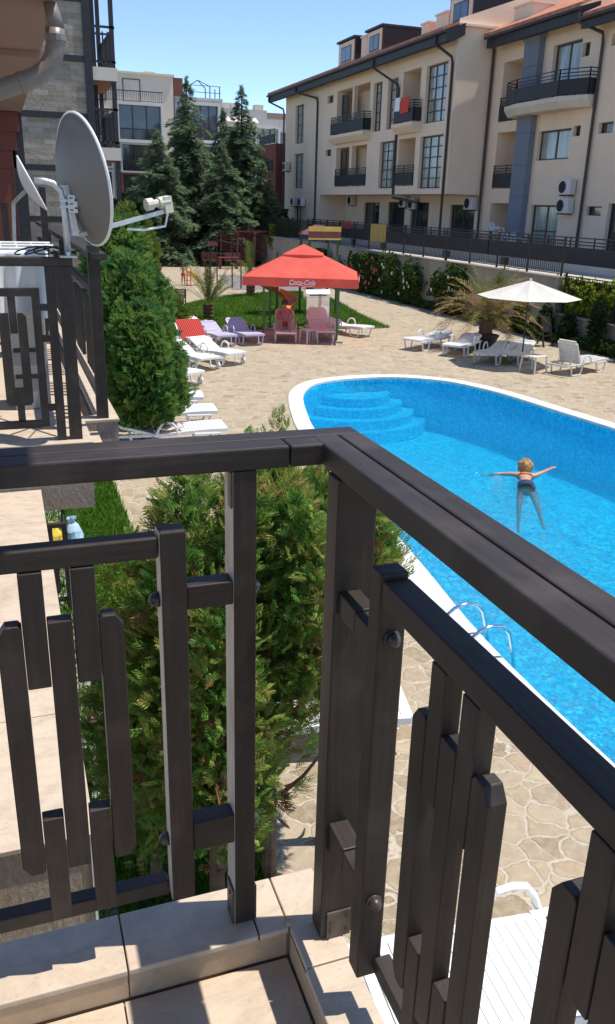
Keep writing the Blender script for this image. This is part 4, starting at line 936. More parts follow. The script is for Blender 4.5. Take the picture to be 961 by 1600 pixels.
MB().tube([(0.512,7,5.06),(0.512,7,5.10)],0.075,14).build('collar', M['gutter'], G, world=True)
# ------------------------------------------------------------------ own balcony
K = thing('balcony', 'near balcony corner with beige tiled floor and raised tile kerb in the foreground', 'balcony', (0.4, 1.2, 2.6))
MB().box(-3, 0.495, -2.5, 1.295, 2.25, 2.60).build('slab', M['plaster'], K, world=True)
mb = MB()
for i, (a, b) in enumerate([(-2.4,-1.8),(-1.797,-1.2),(-1.197,-0.6),(-0.597,0.087),(0.090,0.405)]):
    for c, d in ((-2.4,-1.2),(-1.197,-0.6),(-0.597,0.0),(0.003,0.60),(0.603,1.163)): mb.box(a, b, c, d, 2.602, 2.612)
mb.build('floor_tile', M['tile'], K, world=True, bevel=0.001)
MB().box(-3, 0.49, 1.172, 1.29, 2.602, 2.668).box(0.412, 0.49, -2.5, 1.170, 2.602, 2.668).build('kerb', M['joint'], K, world=True)
mb = MB()
for a, b in ((-1.4,-0.802),(-0.799,-0.502),(-0.499,-0.202),(-0.199,0.0985),(0.1015,0.3475),(0.3505,0.4085)): mb.box(a, b, 1.166, 1.302, 2.669, 2.682)
mb.box(0.4115, 0.503, 1.0715, 1.302, 2.669, 2.682)
for a, b in ((0.773,1.0685),(0.473,0.770),(0.173,0.470),(-0.127,0.170),(-1.2,-0.13)): mb.box(0.4085, 0.503, a, b, 2.669, 2.682)
mb.build('kerb_tile', M['tile'], K, world=True, bevel=0.0025)
mb = MB()
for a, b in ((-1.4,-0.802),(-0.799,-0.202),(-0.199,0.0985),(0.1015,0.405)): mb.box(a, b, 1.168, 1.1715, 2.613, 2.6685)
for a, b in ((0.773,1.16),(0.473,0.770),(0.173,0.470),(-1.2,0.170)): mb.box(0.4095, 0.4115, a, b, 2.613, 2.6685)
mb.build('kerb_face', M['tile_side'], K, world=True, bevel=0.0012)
mb = MB(); mb.add([(0.404,1.17,2.680),(0.42,1.17,2.680),(0.42,1.19,2.680),(0.404,1.19,2.680),(0.408,1.174,2.688),(0.416,1.174,2.687),(0.416,1.184,2.687),(0.408,1.184,2.688)],[(0,1,5,4),(1,2,6,5),(2,3,7,6),(3,0,4,7),(4,5,6,7)]); mb.build('mortar', M['tile_side'], K, world=True)

RL = thing('balcony_railing', 'dark stained wooden railing around the near balcony corner, with slatted panels', 'railing', (0.47, 1.2, 2.682))
bv = 0.0035
# top rail: two planks on each side with a groove between, and a corner piece
MB().box(-2.6, 0.4035, 1.203, 1.2505, 3.607, 3.643).build('top_rail', M['wood_x'], RL, world=True, bevel=bv)
MB().box(0.4055, 0.4625, 1.203, 1.2505, 3.607, 3.6425).build('top_rail', M['wood_x'], RL, world=True, bevel=bv)
MB().box(-2.6, 0.546, 1.2525, 1.299, 3.607, 3.643).build('top_rail', M['wood_x'], RL, world=True, bevel=bv)
MB().box(0.459, 0.5015, -2.6, 1.2505, 3.607, 3.6435).build('top_rail', M['wood_y'], RL, world=True, bevel=bv)
MB().box(0.5045, 0.546, -2.6, 1.2505, 3.607, 3.6435).build('top_rail', M['wood_y'], RL, world=True, bevel=bv)
# posts; the faces towards the building are worn to bare wood
M['wood_pale'] = wood('worn bare wood', 'z', (0.40, 0.34, 0.28), (0.60, 0.53, 0.45))
def side_pale(mb): mb.m[5] = 1; return mb
p1 = side_pale(MB().box(0.311, 0.350, 1.205, 1.262, 2.684, 3.606)).build('post', [M['wood_z'], M['wood_pale']], RL, world=True, bevel=0.002)
MB().box(0.3065, 0.3105, 1.208, 1.249, 2.684, 2.765).box(0.3505, 0.3545, 1.208, 1.249, 2.684, 2.765).build('bracket', M['bracket'], p1, world=True)
m_ = MB()
for z in (2.705, 2.745):
    m_.tube([(0.304,1.228,z),(0.3065,1.228,z)],0.004,8)
m_.build('screw', M['bolt'], p1, world=True)
MB().box(0.3075, 0.3105, 1.207, 1.226, 3.545, 3.604).build('top_plate', M['bracket'], p1, world=True)
p2 = MB().box(0.4565, 0.524, 1.122, 1.170, 2.684, 3.606).build('post', M['wood_z'], RL, world=True, bevel=0.003)
MB().box(0.468, 0.516, 1.1175, 1.1215, 2.684, 2.745).build('bracket', M['bracket'], p2, world=True)
m_ = MB()
for x, z in ((0.476, 2.70), (0.508, 2.70), (0.508, 2.732), (0.476, 2.718)): m_.tube([(x,1.1145,z),(x,1.1175,z)],0.0032,8)
m_.build('screw', M['bolt'], p2, world=True)
def cham(a, b, z0, z1, outer=None):
    """slat outline along one horizontal axis and z; long outer slats have clipped corners"""
    if outer is None: return [(a,z0),(b,z0),(b,z1),(a,z1)]
    c, h, s, k = 0.013, 0.019, 0.005, 0.006
    if outer > 0: return [(a+s,z0),(b-c,z0),(b,z0+h),(b,z1-h),(b-c,z1),(a+s,z1),(a,z1-k),(a,z0+k)]
    return [(a+c,z0),(b-s,z0),(b,z0+k),(b,z1-k),(b-s,z1),(a+c,z1),(a,z1-h),(a,z0+h)]
def slat_group(parent, edges, axis, t0, t1):
    """edges: five (lo, hi) intervals; odd ones are the short pairs"""
    W_ = M['wood_z']
    for i, (a, b) in enumerate(edges):
        if i % 2 == 0:
            o = {0: -1, 2: None, 4: 1}[i]
            MB().prism(cham(a, b, 2.912, 3.388, o), t0, t1, axis).build('slat', W_, parent, world=True, bevel=0.002)
        else:
            MB().prism(cham(a+0.0005, b-0.0005, 3.275, 3.4735), t0, t1, axis).build('slat', W_, parent, world=True, bevel=0.002)
            MB().prism(cham(a+0.001, b-0.001, 2.803, 3.022), t0, t1, axis).build('slat', W_, parent, world=True, bevel=0.002)
PL = thing('panel', None, None); PL.parent = RL; PL.location = -world_off(RL)
MB().box(-1.2, 0.1895, 1.203, 1.238, 3.4745, 3.509).build('panel_rail', M['wood_x'], PL, world=True, bevel=0.003)
MB().box(-1.2, 0.1895, 1.2275, 1.258, 2.775, 2.806).build('panel_rail', M['wood_x'], PL, world=True, bevel=0.003)
side_pale(MB().box(0.191, 0.2335, 1.200, 1.240, 2.784, 3.518)).build('stile', [M['wood_z'], M['wood_pale']], PL, world=True, bevel=0.003)
for z0, z1 in ((3.376, 3.418), (2.883, 2.945)): MB().box(0.2345, 0.3105, 1.206, 1.244, z0, z1).build('spacer', M['wood_x'], PL, world=True, bevel=0.002)
slat_group(PL, [(-0.060,-0.0225),(-0.0220,0.0145),(0.0150,0.0525),(0.0545,0.0915),(0.0930,0.1305)], 'y', 1.200, 1.2265)
slat_group(PL, [(-0.385,-0.3475),(-0.3470,-0.3095),(-0.309,-0.2715),(-0.270,-0.2325),(-0.231,-0.1935)], 'y', 1.200, 1.2265)
for z in (3.395, 2.912):
    MB().tube([(0.1905,1.222,z),(0.186,1.222,z),(0.178,1.222,z),(0.174,1.222,z)],[0.013,0.012,0.009,0.003],12).build('bolt', M['bolt'], PL, world=True, smooth=True)
    MB().tube([(0.3505,1.228,z),(0.354,1.228,z),(0.360,1.228,z),(0.363,1.228,z)],[0.012,0.011,0.008,0.003],12).build('bolt', M['bolt'], PL, world=True, smooth=True)
PR = thing('panel', None, None); PR.parent = RL; PR.location = -world_off(RL)
MB().box(0.460, 0.502, -1.6, 0.9545, 3.4745, 3.512).build('panel_rail', M['wood_y'], PR, world=True, bevel=0.003)
MB().box(0.4875, 0.518, -1.6, 0.9545, 2.775, 2.806).build('panel_rail', M['wood_y'], PR, world=True, bevel=0.003)
MB().box(0.459, 0.502, 0.956, 0.994, 2.765, 3.520).build('stile', M['wood_z'], PR, world=True, bevel=0.003)
for z0, z1 in ((3.376, 3.416), (2.895, 2.955)):
    MB().box(0.463, 0.500, 0.9945, 1.050, z0, z1).build('spacer', M['wood_y'], PR, world=True, bevel=0.002); MB().box(0.4635, 0.5005, 1.0515, 1.1215, z0+0.001, z1+0.002).build('spacer', M['wood_y'], PR, world=True, bevel=0.002)
for s in (0.647, 0.334, 0.02, -0.30, -0.62):
    slat_group(PR, [(s+0.037*k+0.0015*k, s+0.037*(k+1)+0.0015*k) for k in range(5)], 'x', 0.4595, 0.4865)
for z in (3.418, 2.930): MB().tube([(0.481,0.9555,z),(0.481,0.953,z)],0.0135,14).tube([(0.481,0.953,z),(0.481,0.947,z),(0.481,0.941,z),(0.481,0.938,z)],[0.011,0.0105,0.0075,0.002],14).build('bolt', M['bolt'], PR, world=True, smooth=True)

UB = thing('upper_balcony', 'underside slab of the balcony directly above the near one', 'balcony', (0, 0, 5.3))
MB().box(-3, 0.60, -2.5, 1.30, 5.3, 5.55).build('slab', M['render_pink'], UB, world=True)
# ------------------------------------------------------------------ ledge between the balconies
Lg = thing('roof_ledge', 'sunlit beige tiled ledge below the railing, left of the thujas', 'ledge', (-1, 3.3, 2.0))
MB().box(-3, 0.08, 1.86, 4.79, 1.85, 2.405).build('wall', M['plaster'], Lg, world=True)
mb = MB()
for a, b in ((1.85,2.448),(2.451,3.048),(3.051,3.648),(3.651,4.248),(4.251,4.79)):
    for c, d in ((-2,-0.523),(-0.52,0.095)): mb.box(c, d, a, b, 2.407, 2.42)
mb.build('tile', M['tile'], Lg, world=True); MB().box(0.0805, 0.088, 1.853, 1.87, 1.86, 2.404).build('corner_bead', M['plastic'], Lg, world=True)

# ------------------------------------------------------------------ neighbouring balcony
NB = thing('balcony', 'neighbouring balcony with beige kerb and rough brown plaster ends, left', 'balcony', (0, 5, 2.3))
MB().box(-3, 0.395, 4.81, 5.31, 2.28, 2.60).box(-3, 0.612, 5.312, 13, 2.28, 2.60).box(-3,0.395,4.81,4.95,2.601,2.668).box(0.27,0.395,4.951,5.31,2.601,2.668).box(0.49,0.612,5.312,13,2.601,2.668).box(0.396,0.489,5.312,5.43,2.601,2.668).build('slab', M['plaster'], NB, world=True)
MB().box(-3, 0.405, 4.80, 4.96, 2.669, 2.683).box(0.26, 0.405, 4.961, 5.30, 2.669, 2.683).box(0.26, 0.622, 5.302, 5.44, 2.669, 2.684).box(0.48, 0.622, 5.441, 13, 2.669, 2.683).build('kerb_tile', M['tile'], NB, world=True)
MB().box(-3, 0.48, 5.0, 13, 2.601, 2.612).build('floor_tile', M['tile'], NB, world=True)
NR = thing('balcony_railing', 'dark wooden railing of the neighbouring balcony, seen in shade at the left', 'railing', (0.3, 5, 2.683))
MB().box(-2, 0.365, 4.87, 4.97, 3.655, 3.70).build('top_rail', M['wood_x'], NR, world=True, bevel=0.003)
MB().box(0.50, 0.60, 5.33, 13, 3.66, 3.70).build('top_rail', M['wood_y'], NR, world=True, bevel=0.003)
for (a,b,c,d,t) in ((0.285,0.355,4.875,4.94,3.654),(0.49,0.56,5.34,5.41,3.745),(0.49,0.56,7.9,7.97,3.659),(0.49,0.56,10.4,10.47,3.659)): MB().box(a,b,c,d,2.685,t).build('post', M['wood_z'], NR, world=True, bevel=0.002)
Pn = thing('panel', None, None); Pn.parent = NR; Pn.location = -world_off(NR)
MB().box(0.215,0.265,4.872,4.91,2.60,3.654).build('stile', M['wood_z'], Pn, world=True); MB().box(0.135,0.178,4.872,4.91,2.77,3.54).build('stile', M['wood_z'], Pn, world=True)
MB().box(-1.6,0.134,4.872,4.91,3.498,3.54).build('panel_rail', M['wood_x'], Pn, world=True); MB().box(-1.6,0.134,4.872,4.91,2.765,2.805).build('panel_rail', M['wood_x'], Pn, world=True)
for z in (3.42, 3.25, 2.86): MB().box(0.179,0.214,4.875,4.905,z,z+0.035).build('spacer', M['wood_x'], Pn, world=True)
for dx in (0.0, -0.42):
    MB().prism([(-0.045+dx,2.92),(-0.03+dx,2.90),(0.085+dx,2.90),(0.10+dx,2.92),(0.10+dx,3.39),(0.08+dx,3.41),(0.052+dx,3.41),(0.052+dx,3.0),(0.008+dx,3.0),(0.008+dx,3.41),(-0.03+dx,3.41),(-0.045+dx,3.39)],4.866,4.888,'y').build('slat', M['wood_z'], Pn, world=True)
    MB().box(0.01+dx,0.05+dx,4.874,4.9,3.30,3.497).build('slat', M['wood_z'], Pn, world=True); MB().box(0.01+dx,0.05+dx,4.8885,4.9,2.806,2.96).build('slat', M['wood_z'], Pn, world=True)
Ps = thing('panel', None, None); Ps.parent = NR; Ps.location = -world_off(NR)
MB().box(0.505,0.54,5.45,12.9,3.45,3.49).build('panel_rail', M['wood_y'], Ps, world=True); MB().box(0.505,0.54,5.45,12.9,2.79,2.83).build('panel_rail', M['wood_y'], Ps, world=True)
y = 5.55; k = 0
while y < 12.6:
    if k % 7 < 5: MB().box(0.507,0.532,y,y+0.045,2.92,3.40).build('slat', M['wood_z'], Ps, world=True)
    y += 0.11 if k % 7 < 5 else 0.14; k += 1
Sc = thing('privacy_screen', 'dark upright board screen dividing the far balconies, behind the small white dish', 'screen', (0, 8.9, 2.61))
mb = MB()
for i in range(16): x = -1.1+i*0.095; MB().box(x,x+0.062,8.9,8.93,2.66,3.95-0.35*(i > 12)+0.05*(i % 3)).build('board', M['wood_z'], Sc, world=True)
MB().box(-1.2,0.44,8.935,8.97,3.4,3.46).box(-1.2,0.44,8.935,8.97,2.8,2.86).box(0.40,0.46,8.9,8.98,2.62,4.1).build('frame', M['wood_x'], Sc, world=True)
# laundry, box unit, cables
T_ = thing('drying_rack', 'white wire drying rack behind the neighbouring top rail', 'drying rack', (0.1, 5.4, 2.612))
mb = MB()
for i in range(9): x = -0.45+i*0.09; mb.tube([(x,5.12,3.735),(x,5.75,3.735)],0.006,5)
for y in (5.12,5.43,5.75): mb.tube([(-0.48,y,3.735),(0.30,y,3.735)],0.009,6)
for x in (-0.40, 0.27): mb.tube([(x,5.15,3.73),(x,5.7,2.63)],0.01,6).tube([(x,5.72,3.73),(x,5.17,2.63)],0.01,6)
mb.build('frame', M['plastic'], T_, world=True)
def cloth(name, label, cat, x0, x1, y, z0, z1, mat, axis='y', folds=5, amp=0.02, seed=0, thick=0.006, nx=26, nz=14):
    rng = np.random.default_rng(seed); ph = rng.uniform(0, 6, 4); V = []; F = []
    for s in (0, 1):
        for j in range(nz+1):
            for i in range(nx+1):
                u, w = i/nx, j/nz; d = amp*(sin(u*folds*2*pi+ph[0])*(0.4+w)+0.4*sin(u*folds*4.3+ph[1]+w*3)); zz = z1-(z1-z0)*w+0.012*sin(u*7+ph[2])*w
                p = (x0+(x1-x0)*u, y+d+s*thick, zz) if axis == 'y' else (y+d+s*thick, x0+(x1-x0)*u, zz); V.append(p)
    n = (nx+1)*(nz+1)
    for j in range(nz):
        for i in range(nx):
            a = j*(nx+1)+i; q = (a, a+1, a+nx+2, a+nx+1); F.append(q); F.append(tuple(n+v for v in q[::-1]))
    for i in range(nx): F.append((i+1, i, n+i, n+i+1)); b = nz*(nx+1)+i; F.append((b, b+1, n+b+1, n+b))
    for j in range(nz): a = j*(nx+1); F.append((a, a+nx+1, n+a+nx+1, n+a)); b = a+nx; F.append((b+nx+1, b, n+b, n+b+nx+1))
    mb = MB(); mb.add(V, F); return tag(mb.build(name, mat, smooth=True), label, cat)
cloth('bed_sheet', 'white sheet hanging from the drying rack behind the neighbouring railing', 'sheet', -0.42, 0.235, 5.10, 3.36, 3.725, M['white_fabric'], folds=6, seed=2)
t = thing('storage_box', 'pale grey cabinet standing on the neighbouring balcony floor', 'cabinet', (0.12, 6.15, 2.612))
MB().box(-0.12,0.12,-0.15,0.15,0,0.66).build('case', M['concrete'], t, bevel=0.01); [MB().box(-0.10,0.10,-0.158,-0.1505,z,z+0.03).build('vent', M['iron'], t) for z in (0.40, 0.22)]
t = thing('cable', 'thin black cables looping over the neighbouring top rail at the dish mast', 'cable', (0.3, 4.92, 3.7))
mb = MB()
for s in range(4):
    pts = [(-0.14+0.05*s+0.09*cos(a*1.0), 0.0+0.02*s, 0.012+0.035*(1+sin(a*1.3+s))*0.6) for a in np.linspace(0, 4+s, 16)]; mb.tube(pts, 0.004, 5)
mb.tube([(0.02,0.0,0.02),(0.12,0.1,0.03),(0.22,0.5,0.0),(0.24,0.48,-0.4),(0.26,0.46,-1.0)],0.005,5)
mb.build('wire', M['rubber'], t)
# ground floor railings, bag
for i, (y, x1, lb) in enumerate(((4.5, 0.335, 'dark ground floor railing end seen through the near slats'), (8.0, 0.37, 'dark ground floor railing end beside the plastic bag'))):
    t = thing('terrace_railing', lb, 'railing', (0, y, 0.02), 0, 'railings of the ground floor terraces')
    mb = MB(); mb.box(-1.2, x1, 0, 0.05, 0.93, 0.975).box(-1.2, x1-0.05, 0.005, 0.045, 0.12, 0.16).box(x1-0.05, x1, 0.0, 0.05, 0, 0.929); mb.build('frame', M['wood_x'], t, bevel=0.003)
    for x in (x1-0.24, x1-0.16, x1-0.50, x1-0.58): MB().prism(cham(x, x+0.055, 0.22, 0.74, 1), 0.0, 0.03, 'y').build('slat', M['wood_z'], t)
    MB().box(x1-0.19,x1-0.14,0.005,0.03,0.70,0.929).box(x1-0.19,x1-0.14,0.031,0.05,0.16,0.35).build('slat', M['wood_z'], t)
    MB().box(x1-0.02,x1+0.02,0.6,0.65,0,0.95).tube([(x1,0.1,0.2),(x1,0.6,0.85)],0.012,6).tube([(x1,0.1,0.85),(x1,0.6,0.2)],0.012,6).build('side_frame', M['iron'], t)
rng = np.random.default_rng(5)
def bag(loc, s, seed, name, label, mats):
    t = thing(name, label, 'bag', loc); rng = np.random.default_rng(seed)
    for k, (m, dx, h, w) in enumerate(mats):
        mb = MB(); n = 14; prof = [(0.75,0),(1.0,0.18),(1.0,0.42),(0.85,0.66),(0.5,0.84),(0.25,0.95),(0.42,1.12)]
        V = []
        for r_, z in prof:
            for i in range(n):
                a = 2*pi*i/n; rr = w*r_*(1+rng.uniform(-0.16, 0.16)); V.append((dx+rr*cos(a), rr*sin(a)*0.8, z*h*(1+rng.uniform(-0.04, 0.04))))
        F = [(i*n+j, i*n+(j+1)%n, (i+1)*n+(j+1)%n, (i+1)*n+j) for i in range(len(prof)-1) for j in range(n)]+[tuple(range(n))[::-1]]
        mb.add(V, F); mb.build('sack', m, t)
    return t
M['bag_blue'] = simple('pale blue plastic bag', (0.45, 0.62, 0.75), 0.3, 0.35, 6); M['bag_yellow'] = simple('yellow plastic bag', (0.68, 0.48, 0.06), 0.35, 0.2, 6)
bag((0.46, 9.7, 0.02), 1, 4, 'plastic_bag', 'crumpled white, pale blue and yellow plastic bags on the grass by the terrace', [(M['bag_blue'], 0.05, 0.36, 0.13), (M['bag_yellow'], -0.17, 0.32, 0.12)])

# ------------------------------------------------------------------ satellite dishes
def dish(name, label, c, az, el, R, arm=True, mat='dish_grey'):
    t = thing(name, label, 'satellite dish', c)
    n = Vector((sin(az)*cos(el), cos(az)*cos(el), sin(el))); rt = n.cross(Vector((0,0,1))).normalized(); up = rt.cross(n)
    mb = MB(); rings = 10; seg = 40
    for side, off in ((0, 0.0), (1, 0.012)):
        b = len(mb.v)
        for i in range(rings+1):
            q = i/rings
            for k in range(seg):
                a = 2*pi*k/seg; rr = R*q; p = rt*(rr*cos(a)*0.93)+up*(rr*sin(a))+n*(0.16*R*q*q*2-0.32*R*0.5+off); mb.v.append(tuple(p))
        for i in range(rings):
            for k in range(seg):
                f = (b+i*seg+k, b+i*seg+(k+1)%seg, b+(i+1)*seg+(k+1)%seg, b+(i+1)*seg+k)
                mb.f.append(f[::-1] if side == 0 else f); mb.m.append(0)
    mb.build('reflector', M[mat], t, smooth=True)
    rim = [tuple(rt*(R*cos(a)*0.93)+up*(R*sin(a))+n*(0.16*R+0.006)) for a in np.linspace(0, 2*pi, 49)]
    MB().tube(rim, 0.009, 6, caps=False).build('rim', M['plastic'], t, smooth=True)
    if arm:
        base = up*(-R*0.80)+n*(0.02); foc = n*(R*1.50)-up*(R*0.66)
        MB().beam(base-n*0.05, foc, 0.03, 0.022).build('feed_arm', M['galv'], t)
        q = MB(); f2 = foc+up*0.05; q.tube([f2-n*0.10, f2-n*0.06],0.034,12).tube([f2-n*0.06, f2-n*0.02],0.022,10).tube([f2-n*0.02, f2+n*0.045],[0.032,0.034],10); q.beam(f2+n*0.03-up*0.06, f2+n*0.03+up*0.03, 0.06, 0.05); q.build('feed_horn', M['cream_plastic'], t)
        MB().tube([tuple(f2-up*0.06+n*0.03), tuple(f2-up*0.13-n*0.0), tuple(f2-up*0.13-n*0.14), tuple(foc-n*0.24-up*0.06)],0.007,6).build('cable', M['plastic'], t)
        # mount: channel up the back with a plate
        back = -n*0.055
        MB().beam(back-up*(R*0.02), back-up*(R*0.80), 0.085, 0.018, up=tuple(n)).beam(back-n*0.012-up*(R*0.05)+rt*0.035, back-n*0.012-up*(R*0.78)+rt*0.035, 0.012, 0.03, up=tuple(n)).beam(back-n*0.012-up*(R*0.05)-rt*0.035, back-n*0.012-up*(R*0.78)-rt*0.035, 0.012, 0.03, up=tuple(n)).build('back_channel', M['galv'], t)
    return t, n, rt, up
t, n_, rt_, up_ = dish('satellite_dish', 'large grey satellite dish seen from behind, clamped to the neighbouring railing', (0.405, 4.95, 4.085), radians(72), radians(9), 0.335)
mc = t.location
MB().tube([(0.345,4.90,3.71),(0.345,4.90,3.90),(0.343,4.90,3.98),(0.33,4.90,4.04),(0.295,4.90,4.075),(0.25,4.90,4.085),(0.20,4.90,4.085)],0.017,12).build('mast', M['galv'], t, world=True, smooth=True)
MB().box(0.30,0.39,4.85,4.95,3.701,3.71).box(0.335,0.355,4.86,4.94,3.70,3.73).build('mast_foot', M['galv'], t, world=True)
q = MB(); q.box(0.362,0.41,4.868,4.874,3.93,4.02).box(0.32,0.362,4.874,4.88,3.955,3.967).box(0.32,0.362,4.874,4.88,3.985,3.997).beam((0.40,4.873,3.975),(0.41,4.93,3.98),0.02,0.09); q.build('clamp_plate', M['galv'], t, world=True)
q = MB()
for z in (3.945, 3.975, 4.005): q.box(0.370,0.388,4.866,4.8675,z-0.003,z+0.003)
for z in (3.955, 3.995): q.tube([(0.402,4.868,z),(0.402,4.862,z)],0.006,8)
q.build('slot', M['iron'], t, world=True)
t2, *_r_ = dish('satellite_dish', 'small white satellite dish at the far left behind the large one', (0.275, 8.2, 4.10), radians(93), radians(26), 0.24, False, 'plastic')
MB().tube([(0.25,8.25,4.05),(0.15,8.5,3.95),(0.13,8.6,3.6),(0.13,8.88,3.55)],0.018,8).build('mount', M['galv'], t2, world=True)
# ------------------------------------------------------------------ pool ladder, skimmer
t = thing('pool_ladder', 'stainless steel pool ladder with two arched grab rails on the near coping', 'ladder', (4.1, 6.1, 0.03))
for y in (0.26, -0.22):
    MB().tube([(-0.42,y,-0.02),(-0.40,y,0.12),(-0.34,y,0.24),(-0.24,y,0.325),(-0.12,y,0.355),(0.0,y,0.335),(0.08,y,0.25),(0.12,y,0.12),(0.17,y,-0.08),(0.20,y,-0.35),(0.21,y,-0.95)],0.019,10).build('grab_rail', M['chrome'], t, smooth=True)
    MB().lathe([(0.045,0.0),(0.045,0.012),(0.022,0.02)],14,(-0.42,y,-0.001)).build('flange', M['chrome'], t)
for z in (-0.35, -0.62, -0.88): MB().box(0.15,0.25,-0.20,0.24,z,z+0.025).build('rung', M['chrome'], t)
t = thing('pool_skimmer', 'white framed skimmer opening in the far pool wall', 'skimmer', (11.17, 13.6, -0.06))
MB().box(-0.035,0.02,-0.27,0.27,0.04,0.065).box(-0.035,0.02,-0.27,0.27,-0.09,-0.065).box(-0.035,0.02,-0.27,-0.245,-0.064,0.039).box(-0.035,0.02,0.245,0.27,-0.064,0.039).build('frame', M['plastic'], t)
MB().box(-0.01,0.015,-0.244,0.244,-0.064,0.039).build('flap', M['rubber'], t)

# ------------------------------------------------------------------ sun loungers
def lounger(label, mat, back=20, loc=(0,0,0), rz=0, wheels=False, arms=True, group='plastic sun loungers around the pool'):
    t = thing('sun_lounger', label, 'sun lounger', loc, rz, group); W2 = 0.30; m = M[mat]
    # seat: side rails + transverse slats with slits; gentle dip
    def zt(x): return 0.31+0.03*cos((x-0.15)*2.6)
    q = MB()
    for s in (-1, 1):
        for i in range(10):
            x0, x1 = 0.02+i*0.122, 0.02+(i+1)*0.122; q.beam((x0, s*W2, zt(x0)-0.02), (x1, s*W2, zt(x1)-0.02), 0.045, 0.055)
    x = 0.03
    while x < 1.20: q.beam((x+0.028, -W2, zt(x+0.028)), (x+0.028, W2, zt(x+0.028)), 0.056, 0.014, up=(0,0,1)); x += 0.063
    q.beam((0.015,-W2,zt(0)-0.02),(0.015,W2,zt(0)-0.02),0.04,0.05); q.build('seat', m, t)
    a = radians(back); q = MB(); hx, hz = 1.24, zt(1.24)
    def bp(d, y, o=0): return (hx+d*cos(a)-o*sin(a), y, hz+d*sin(a)+o*cos(a))
    for s in (-1, 1): q.beam(bp(0.0, s*W2*0.98, -0.012), bp(0.60, s*W2*0.94, -0.012), 0.045, 0.045, up=(-sin(a),0,cos(a)))
    nb = 9
    for i in range(nb): d = 0.03+i*0.064; q.beam(bp(d, -W2*0.98), bp(d, W2*0.98), 0.056, 0.014, up=(-sin(a),0,cos(a)))
    q.beam(bp(0.625,-W2*0.86,-0.004),bp(0.625,W2*0.86,-0.004),0.075,0.035,up=(-sin(a),0,cos(a))); q.build('backrest', m, t)
    for s in (-1, 1):   # sculpted leg frames: front hoop, rear hoop
        for x0, x1, top in ((0.18, 0.52, 0.27), (1.20, 1.62, 0.28)):
            q = MB(); y = s*(W2+0.015)
            q.tube([(x0-0.05,y,top),(x0,y,0.12),(x0+0.03,y,0.02),(x0+0.12,y,0.012),(x1-0.10,y,0.012),(x1-0.02,y,0.03),(x1,y,0.14),(x1+0.05,y,top)],0.024,6); q.tube([(x0-0.05,y,top),(x1+0.05,y,top)],0.024,6)
            q.build('leg', m, t)
    if arms:
        for s in (-1, 1):
            q = MB(); y = s*(W2+0.045)
            q.tube([(0.86,y,0.29),(0.88,y,0.40),(0.94,y,0.475),(1.03,y,0.49),(1.12,y,0.47),(1.18,y,0.39),(1.22,y,0.29)],0.022,6); q.build('armrest', m, t)
    if back > 40:
        q = MB(); p = bp(0.38, 0); q.tube([(p[0],-0.2,p[2]-0.02),(p[0]+0.18,-0.2,0.26)],0.014,5).tube([(p[0],0.2,p[2]-0.02),(p[0]+0.18,0.2,0.26)],0.014,5).beam((p[0]+0.18,-0.22,0.26),(p[0]+0.18,0.22,0.26),0.03,0.03); q.build('stay', m, t)
    q = MB(); q.beam((1.3,-W2,0.27),(1.86,-W2,0.27),0.04,0.045).beam((1.3,W2,0.27),(1.86,W2,0.27),0.04,0.045).beam((1.86,-W2,0.27),(1.86,W2,0.27),0.045,0.045); q.build('rear_frame', m, t)
    if wheels:
        for s in (-1, 1):
            q = MB(); y = s*(W2+0.055); q.tube([(0.22,y-0.02,0.085),(0.22,y+0.02,0.085)],0.085,18); w = q.build('wheel', m, t)
            MB().tube([(0.22,y-0.024,0.085),(0.22,y+0.024,0.085)],0.04,14).build('hub', M['rubber'], w)
    return t
LG = [
 ('white lounger in full sun just right of the red umbrella', 'plastic', 14, (11.1,25.25), 118, 0),
 ('pale pink lounger with its backrest up under the red umbrella', 'plastic_pink', 68, (9.35,24.55), 82, 0),
 ('pale pink lounger under the red umbrella on which a person sits', 'plastic_pink', 62, (8.0,24.45), 74, 0),
 ('lilac lounger left of the person under the red umbrella', 'plastic_lilac', 30, (6.95,24.2), 96, 0),
 ('bluish lilac flat lounger at the left end of the umbrella shade', 'plastic_lilac', 22, (6.1,24.15), 98, 0),
 ('white lounger in sun behind the bluish lilac one', 'plastic', 20, (5.75,25.4), 97, 0),
 ('white lounger under the red striped towel', 'plastic', 30, (5.2,23.6), 95, 0),
 ('white wheeled lounger, left one of the sunlit pair below the red towel', 'plastic', 22, (4.75,20.55), 110, 1),
 ('white wheeled lounger, right one of the sunlit pair below the red towel', 'plastic', 22, (5.6,21.15), 112, 1),
 ('white wheeled lounger half hidden behind the thuja edge', 'plastic', 24, (3.95,18.75), 118, 1),
 ('farthest of the three white loungers right of the big thuja', 'plastic', 16, (3.62,16.45), 172, 0),
 ('middle one of the three white loungers right of the big thuja', 'plastic', 16, (3.60,15.25), 174, 0),
 ('nearest of the three white loungers right of the big thuja', 'plastic', 16, (3.45,13.95), 176, 0),
 ('white lounger left of the dark plant pot, farther from it', 'plastic', 14, (11.3,22.55), 30, 0),
 ('white lounger touching the dark plant pot', 'plastic', 16, (12.0,21.3), 42, 0),
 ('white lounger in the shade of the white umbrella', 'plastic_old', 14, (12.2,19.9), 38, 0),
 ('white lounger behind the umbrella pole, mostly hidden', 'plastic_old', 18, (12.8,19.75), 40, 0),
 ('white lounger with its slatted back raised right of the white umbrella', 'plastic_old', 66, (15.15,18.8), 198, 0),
 ('white lounger in the sun directly below the near railing', 'plastic', 14, (1.30,2.72), -4, 0),
 ('white lounger whose corner shows beside the corner post', 'plastic', 14, (2.72,5.12), 168, 0),
]
